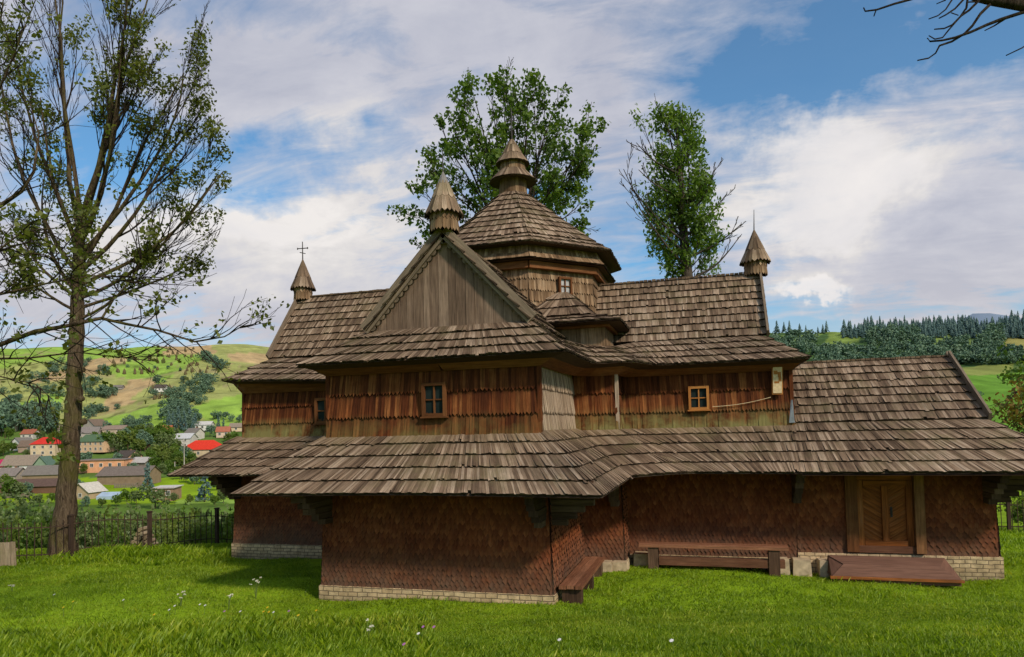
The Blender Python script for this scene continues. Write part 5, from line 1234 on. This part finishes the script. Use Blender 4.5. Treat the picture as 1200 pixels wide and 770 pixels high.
for i in range(3):
    R = random.Random(90+i); c = []
    for k in range(7):
        a = R.random()*6.28; q = R.random()**.5*.3; z = R.uniform(.3, .75); rr = R.uniform(.16, .26)
        for j in range(9): u = V((R.gauss(0, 1), R.gauss(0, 1), R.gauss(.2, 1))).normalized(); c.append((q*math.cos(a)+u.x*rr, q*math.sin(a)+u.y*rr, max(.03, z+u.z*rr)))
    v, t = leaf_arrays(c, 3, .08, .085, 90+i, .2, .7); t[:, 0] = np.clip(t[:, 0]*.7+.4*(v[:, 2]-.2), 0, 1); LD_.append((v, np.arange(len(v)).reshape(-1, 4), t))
top = lambda x: 385 if x < 972 else 384 if x < 1010 else 379
clear = lambda x, y: 964 < x < 1008 and 385 < y < 410
con = forest_pts(900, 985, 1260, 374, 397, lambda x, y: True)+forest_pts(90, 895, 970, 384, 391, lambda x, y: True)
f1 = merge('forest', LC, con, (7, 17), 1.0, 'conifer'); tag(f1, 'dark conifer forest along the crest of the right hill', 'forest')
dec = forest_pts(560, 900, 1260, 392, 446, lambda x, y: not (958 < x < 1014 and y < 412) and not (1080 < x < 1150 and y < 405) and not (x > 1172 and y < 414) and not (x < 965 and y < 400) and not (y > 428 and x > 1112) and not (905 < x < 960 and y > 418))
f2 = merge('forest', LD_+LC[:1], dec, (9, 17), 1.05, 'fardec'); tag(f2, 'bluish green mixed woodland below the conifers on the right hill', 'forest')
dec = forest_pts(16, 1110, 1150, 455, 480, lambda x, y: True)
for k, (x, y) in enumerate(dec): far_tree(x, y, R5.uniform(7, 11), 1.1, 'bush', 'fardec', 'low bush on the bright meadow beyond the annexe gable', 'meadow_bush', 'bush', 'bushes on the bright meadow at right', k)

# ------------------------------------------------------------------ wild flowers in the foreground grass
def umbel(px, py, h, label, seed, n=5):
    R = random.Random(seed); r = ray(px, py); d = 7.0
    while True:
        p = CAM+r*d
        if p.z < tz(p.x, p.y) or d > 30: break
        d += .05
    p.z = tz(p.x, p.y); t = thing('wild_flower', label, 'flower', p); mb = MB(); hd = MB()
    for k in range(n):
        a = R.random()*6.28; l = h*R.uniform(.6, 1); q = V((math.cos(a)*h*.22, math.sin(a)*h*.22, l)); mb.tube([(0, 0, 0), (q.x*.3, q.y*.3, l*.55), q], [.006, .005, .003], 4, cap=False)
        for j in range(11):
            b = R.random()*6.28; rr = R.random()**.5*.035; c = q+V((math.cos(b)*rr, math.sin(b)*rr, R.uniform(-.01, .012))); hd.box(c, (.013, .013, .006), Matrix.Rotation(R.random()*3, 3, 'X'))
    mb.build('stem', plain('flower stem', (.12, .17, .04)), t); hd.build('flower_head', plain('cream blossom', (.66, .63, .50)), t)
def daisy(px, py, h, colr_, label, group, seed):
    R = random.Random(seed); r = ray(px, py+6); d = 7.0
    while True:
        p = CAM+r*d
        if p.z < tz(p.x, p.y) or d > 30: break
        d += .05
    p.z = tz(p.x, p.y); t = thing('wild_flower', label, 'flower', p, 0, group); mb = MB(); q = V((R.uniform(-.03, .03), R.uniform(-.03, .03), h)); mb.tube([(0, 0, 0), q*.6+V((.01, 0, 0)), q], [.005, .004, .003], 4, cap=False)
    mb.build('stem', plain('flower stem', (.12, .17, .04)), t); hd = MB(); dn = V((-.25, -.5, 1)).normalized(); o = dn.orthogonal().normalized()
    for k in range(9):
        a = 2*PI*k/9; e = Matrix.Rotation(a, 3, dn) @ o; s = dn.cross(e); hd.add([q, q+e*.018+s*.008, q+e*.032, q+e*.018-s*.008], [(0, 1, 2, 3)])
    hd.build('petals', plain('petal '+str(colr_), colr_), t)
umbel(300, 702, .52, 'tallest white umbel flower, in front of the left corner of the brick footing', 1, 6)
umbel(212, 712, .34, 'pale umbel flower left of the tallest one', 2); umbel(268, 716, .36, 'pale umbel flower in the middle of the left meadow', 3); umbel(432, 752, .34, 'white umbel flower low in front of the brick footing', 4, 4); umbel(14, 694, .2, 'flat white umbel flower at the far left', 5, 3)
YL, WH_, PK = (.75, .48, .02), (.75, .73, .68), (.45, .16, .40)
for k, (x, y) in enumerate(((84, 711), (74, 719), (178, 728), (314, 719), (317, 724), (308, 724), (348, 730), (372, 722))): daisy(x, y, .22, YL, 'small yellow wild flower in the left foreground grass', 'yellow wild flowers in the foreground', k)
for k, (x, y) in enumerate(((62, 701), (145, 708), (198, 720), (232, 714), (239, 715), (320, 724), (490, 752), (655, 762), (790, 764), (205, 715), (282, 722))): daisy(x, y, .20, WH_, 'small white wild flower in the foreground grass', 'white wild flowers in the foreground', k+20)
for k, (x, y) in enumerate(((338, 722), (497, 743), (509, 743), (264, 722), (474, 766))): daisy(x, y, .2, PK, 'small pink clover flower in the foreground grass', 'pink wild flowers in the foreground', k+40)
# ------------------------------------------------------------------ light, sky
SUN_EL, SUN_AZ = math.radians(36), math.radians(-35)          # azimuth measured from +x towards +y
sd = V((math.cos(SUN_EL)*math.cos(SUN_AZ), math.cos(SUN_EL)*math.sin(SUN_AZ), math.sin(SUN_EL)))
L = bpy.data.lights.new('sun', 'SUN'); L.energy = 3.6; L.angle = math.radians(5); L.color = (1, .86, .70)
lo_ = bpy.data.objects.new('sun', L); col.objects.link(lo_); lo_.rotation_euler = sd.to_track_quat('Z', 'Y').to_euler()
w = bpy.data.worlds.new('World'); sc.world = w; w.use_nodes = True; t = w.node_tree; t.nodes.clear()
class WT(NT):
    def __init__(s, tree): s.t = tree; s.n = tree.nodes
W = WT(t)
out = W('OutputWorld'); bg = W('Background'); bg.inputs[1].default_value = .125
sky = W('TexSky', sky_type='NISHITA', sun_disc=False, sun_elevation=SUN_EL, sun_rotation=PI/2-SUN_AZ, air_density=1.0, dust_density=1.2, ozone_density=2.0)
geo = W('TexCoord').outputs['Generated']
dirn = W('VectorMath', operation='NORMALIZE'); W.l(geo, dirn.inputs[0]); dv = dirn.outputs[0]
sx_ = W('SeparateXYZ'); W.l(dv, sx_.inputs[0]); zc = W.math('ADD', W.math('MAXIMUM', sx_.outputs[2], 0.0), .22)
cb = W('CombineXYZ'); W.l(W.math('DIVIDE', sx_.outputs[0], zc), cb.inputs[0]); W.l(W.math('DIVIDE', sx_.outputs[1], zc), cb.inputs[1])
# stretch the cloud streaks
mp = W('Mapping'); W.l(cb.outputs[0], mp.inputs[0]); mp.inputs['Rotation'].default_value = (0, 0, math.radians(-38)); mp.inputs['Scale'].default_value = (.55, 1.25, 1)
n1 = W.noise(mp.outputs[0], 1.9, 9, .6, 1.2); n4 = W.noise(mp.outputs[0], 6.5, 7, .62, .5)
n2 = W.noise(cb.outputs[0], 4.2, 8, .62, .4)
wob = W('TexNoise'); wob.inputs['Scale'].default_value = 5.0; wob.inputs['Detail'].default_value = 6; wob.inputs['Roughness'].default_value = .6; W.l(dv, wob.inputs['Vector'])
dvw = W('VectorMath', operation='MULTIPLY_ADD'); W.l(wob.outputs['Color'], dvw.inputs[0]); dvw.inputs[1].default_value = (.26, .26, .26); W.l(dv, dvw.inputs[2])
off = W('VectorMath', operation='SUBTRACT'); W.l(dvw.outputs[0], off.inputs[0]); off.inputs[1].default_value = (.13, .13, .13); dw = off.outputs[0]
def blob(px, py, rx, ry, amp):
    """soft ellipse on the sky around a bearing, radii in picture-degrees"""
    d = ray(px, py).normalized(); right = V((0, 0, 1)).cross(d).normalized()*-1; up = right.cross(d)*-1
    a = W('VectorMath', operation='DOT_PRODUCT'); W.l(dw, a.inputs[0]); a.inputs[1].default_value = right/(rx/FPX)
    b = W('VectorMath', operation='DOT_PRODUCT'); W.l(dw, b.inputs[0]); b.inputs[1].default_value = (up)/(ry/FPX)
    bo = W.math('SUBTRACT', b.outputs['Value'], d.dot(up)/(ry/FPX)); ao = W.math('SUBTRACT', a.outputs['Value'], d.dot(right)/(rx/FPX))
    r = W.math('ADD', W.math('MULTIPLY', ao, ao), W.math('MULTIPLY', bo, bo))
    e = W.math('POWER', 2.718, W.math('MULTIPLY', r, -1.0))
    return W.math('MULTIPLY', e, amp)
cov = W.math('ADD', W.math('MULTIPLY', n1, 1.15), W.math('ADD', W.math('MULTIPLY', n2, .30), W.math('MULTIPLY', W.math('SUBTRACT', n4, .5), 1.5)))
cov = W.math('ADD', cov, .10)
holes = [(960, 95, 190, 48, -.58), (1110, 75, 130, 45, -.28), (850, 60, 90, 60, -.25), (1120, 175, 120, 30, -.25), (245, 215, 95, 34, -.65), (300, 165, 80, 26, -.3), (130, 130, 60, 110, -.6), (420, 195, 70, 24, -.35), (330, 5, 120, 18, -.2), (935, 365, 90, 40, -.35), (740, 300, 50, 60, -.2), (1190, 15, 60, 30, -.3),
         (980, 215, 120, 85, .45), (1130, 260, 130, 70, .45), (330, 260, 150, 45, .35), (560, 80, 230, 80, .45), (220, 50, 190, 60, .5), (300, 330, 200, 70, .55), (1060, 330, 130, 40, .35), (20, 250, 120, 120, .3), (760, 180, 120, 60, .25)]
for h_ in holes: cov = W.math('ADD', cov, blob(*h_))
mask = W.mapr(cov, .40, 1.18); mask = W.math('MINIMUM', W.math('MAXIMUM', mask, .05), 1.0)
# cloud tone: bluish grey veils, brighter in the thick white heaps
heap = blob(965, 205, 95, 65, 1.0)
for h_ in ((1000, 255, 90, 40, .6), (270, 250, 150, 45, .75), (330, 300, 190, 60, .6), (972, 336, 28, 12, 1.2), (390, 150, 120, 40, .4)): heap = W.math('ADD', heap, blob(*h_))
n3 = W.noise(cb.outputs[0], 2.4, 9, .6, .6)
tone = W.math('ADD', W.math('MULTIPLY', heap, W.mapr(n2, .3, .7, .55, 1.1)), W.math('ADD', W.mapr(n3, .3, .7, -.1, .36), W.mapr(n4, .3, .7, -.14, .16)), clamp=True)
cl = W.ramp(tone, [(0, (3.7, 3.85, 4.6)), (.35, (4.7, 4.75, 5.3)), (.7, (6.0, 5.8, 5.75)), (1, (7.0, 6.7, 6.5))])
hz = W.mapr(sx_.outputs[2], .02, .24, 1, 0)
cl = W.mix(W.math('MULTIPLY', hz, .6), cl, (5.6, 5.3, 5.2))
mask = W.math('MAXIMUM', mask, W.math('MULTIPLY', W.mapr(sx_.outputs[2], .05, .22, 1, 0), .75))
skyc = W.mix(1.0, sky.outputs[0], (.62, 1.06, 1.22), 'MULTIPLY')
cum = W.math('ADD', blob(968, 200, 82, 52, 1.0), blob(985, 262, 110, 30, .7)); cum = W.math('ADD', cum, blob(972, 337, 24, 11, 1.7)); cum = W.math('ADD', cum, blob(250, 275, 150, 36, .65))
cum = W.mapr(W.math('ADD', cum, W.math('MULTIPLY', W.math('SUBTRACT', n2, .5), 1.1)), .38, .85)
fin = W.mix(mask, skyc, cl); fin = W.mix(W.math('MULTIPLY', cum, .85), fin, W.ramp(n3, [(.3, (5.8, 5.7, 5.9)), (.6, (7.0, 6.7, 6.6))]))
W.l(fin, bg.inputs[0]); W.l(bg.outputs[0], out.inputs[0])
sc.view_settings.view_transform = 'Standard'; sc.view_settings.look = 'None'; sc.view_settings.exposure = 0; sc.view_settings.gamma = 1
sc.render.engine = 'CYCLES'; sc.cycles.max_bounces = 5; sc.cycles.diffuse_bounces = 3; sc.cycles.glossy_bounces = 2; sc.cycles.transmission_bounces = 2; sc.cycles.transparent_max_bounces = 4
sc.cycles.use_denoising = True; sc.cycles.use_adaptive_sampling = True; sc.cycles.adaptive_threshold = .02; sc.cycles.sample_clamp_indirect = 4
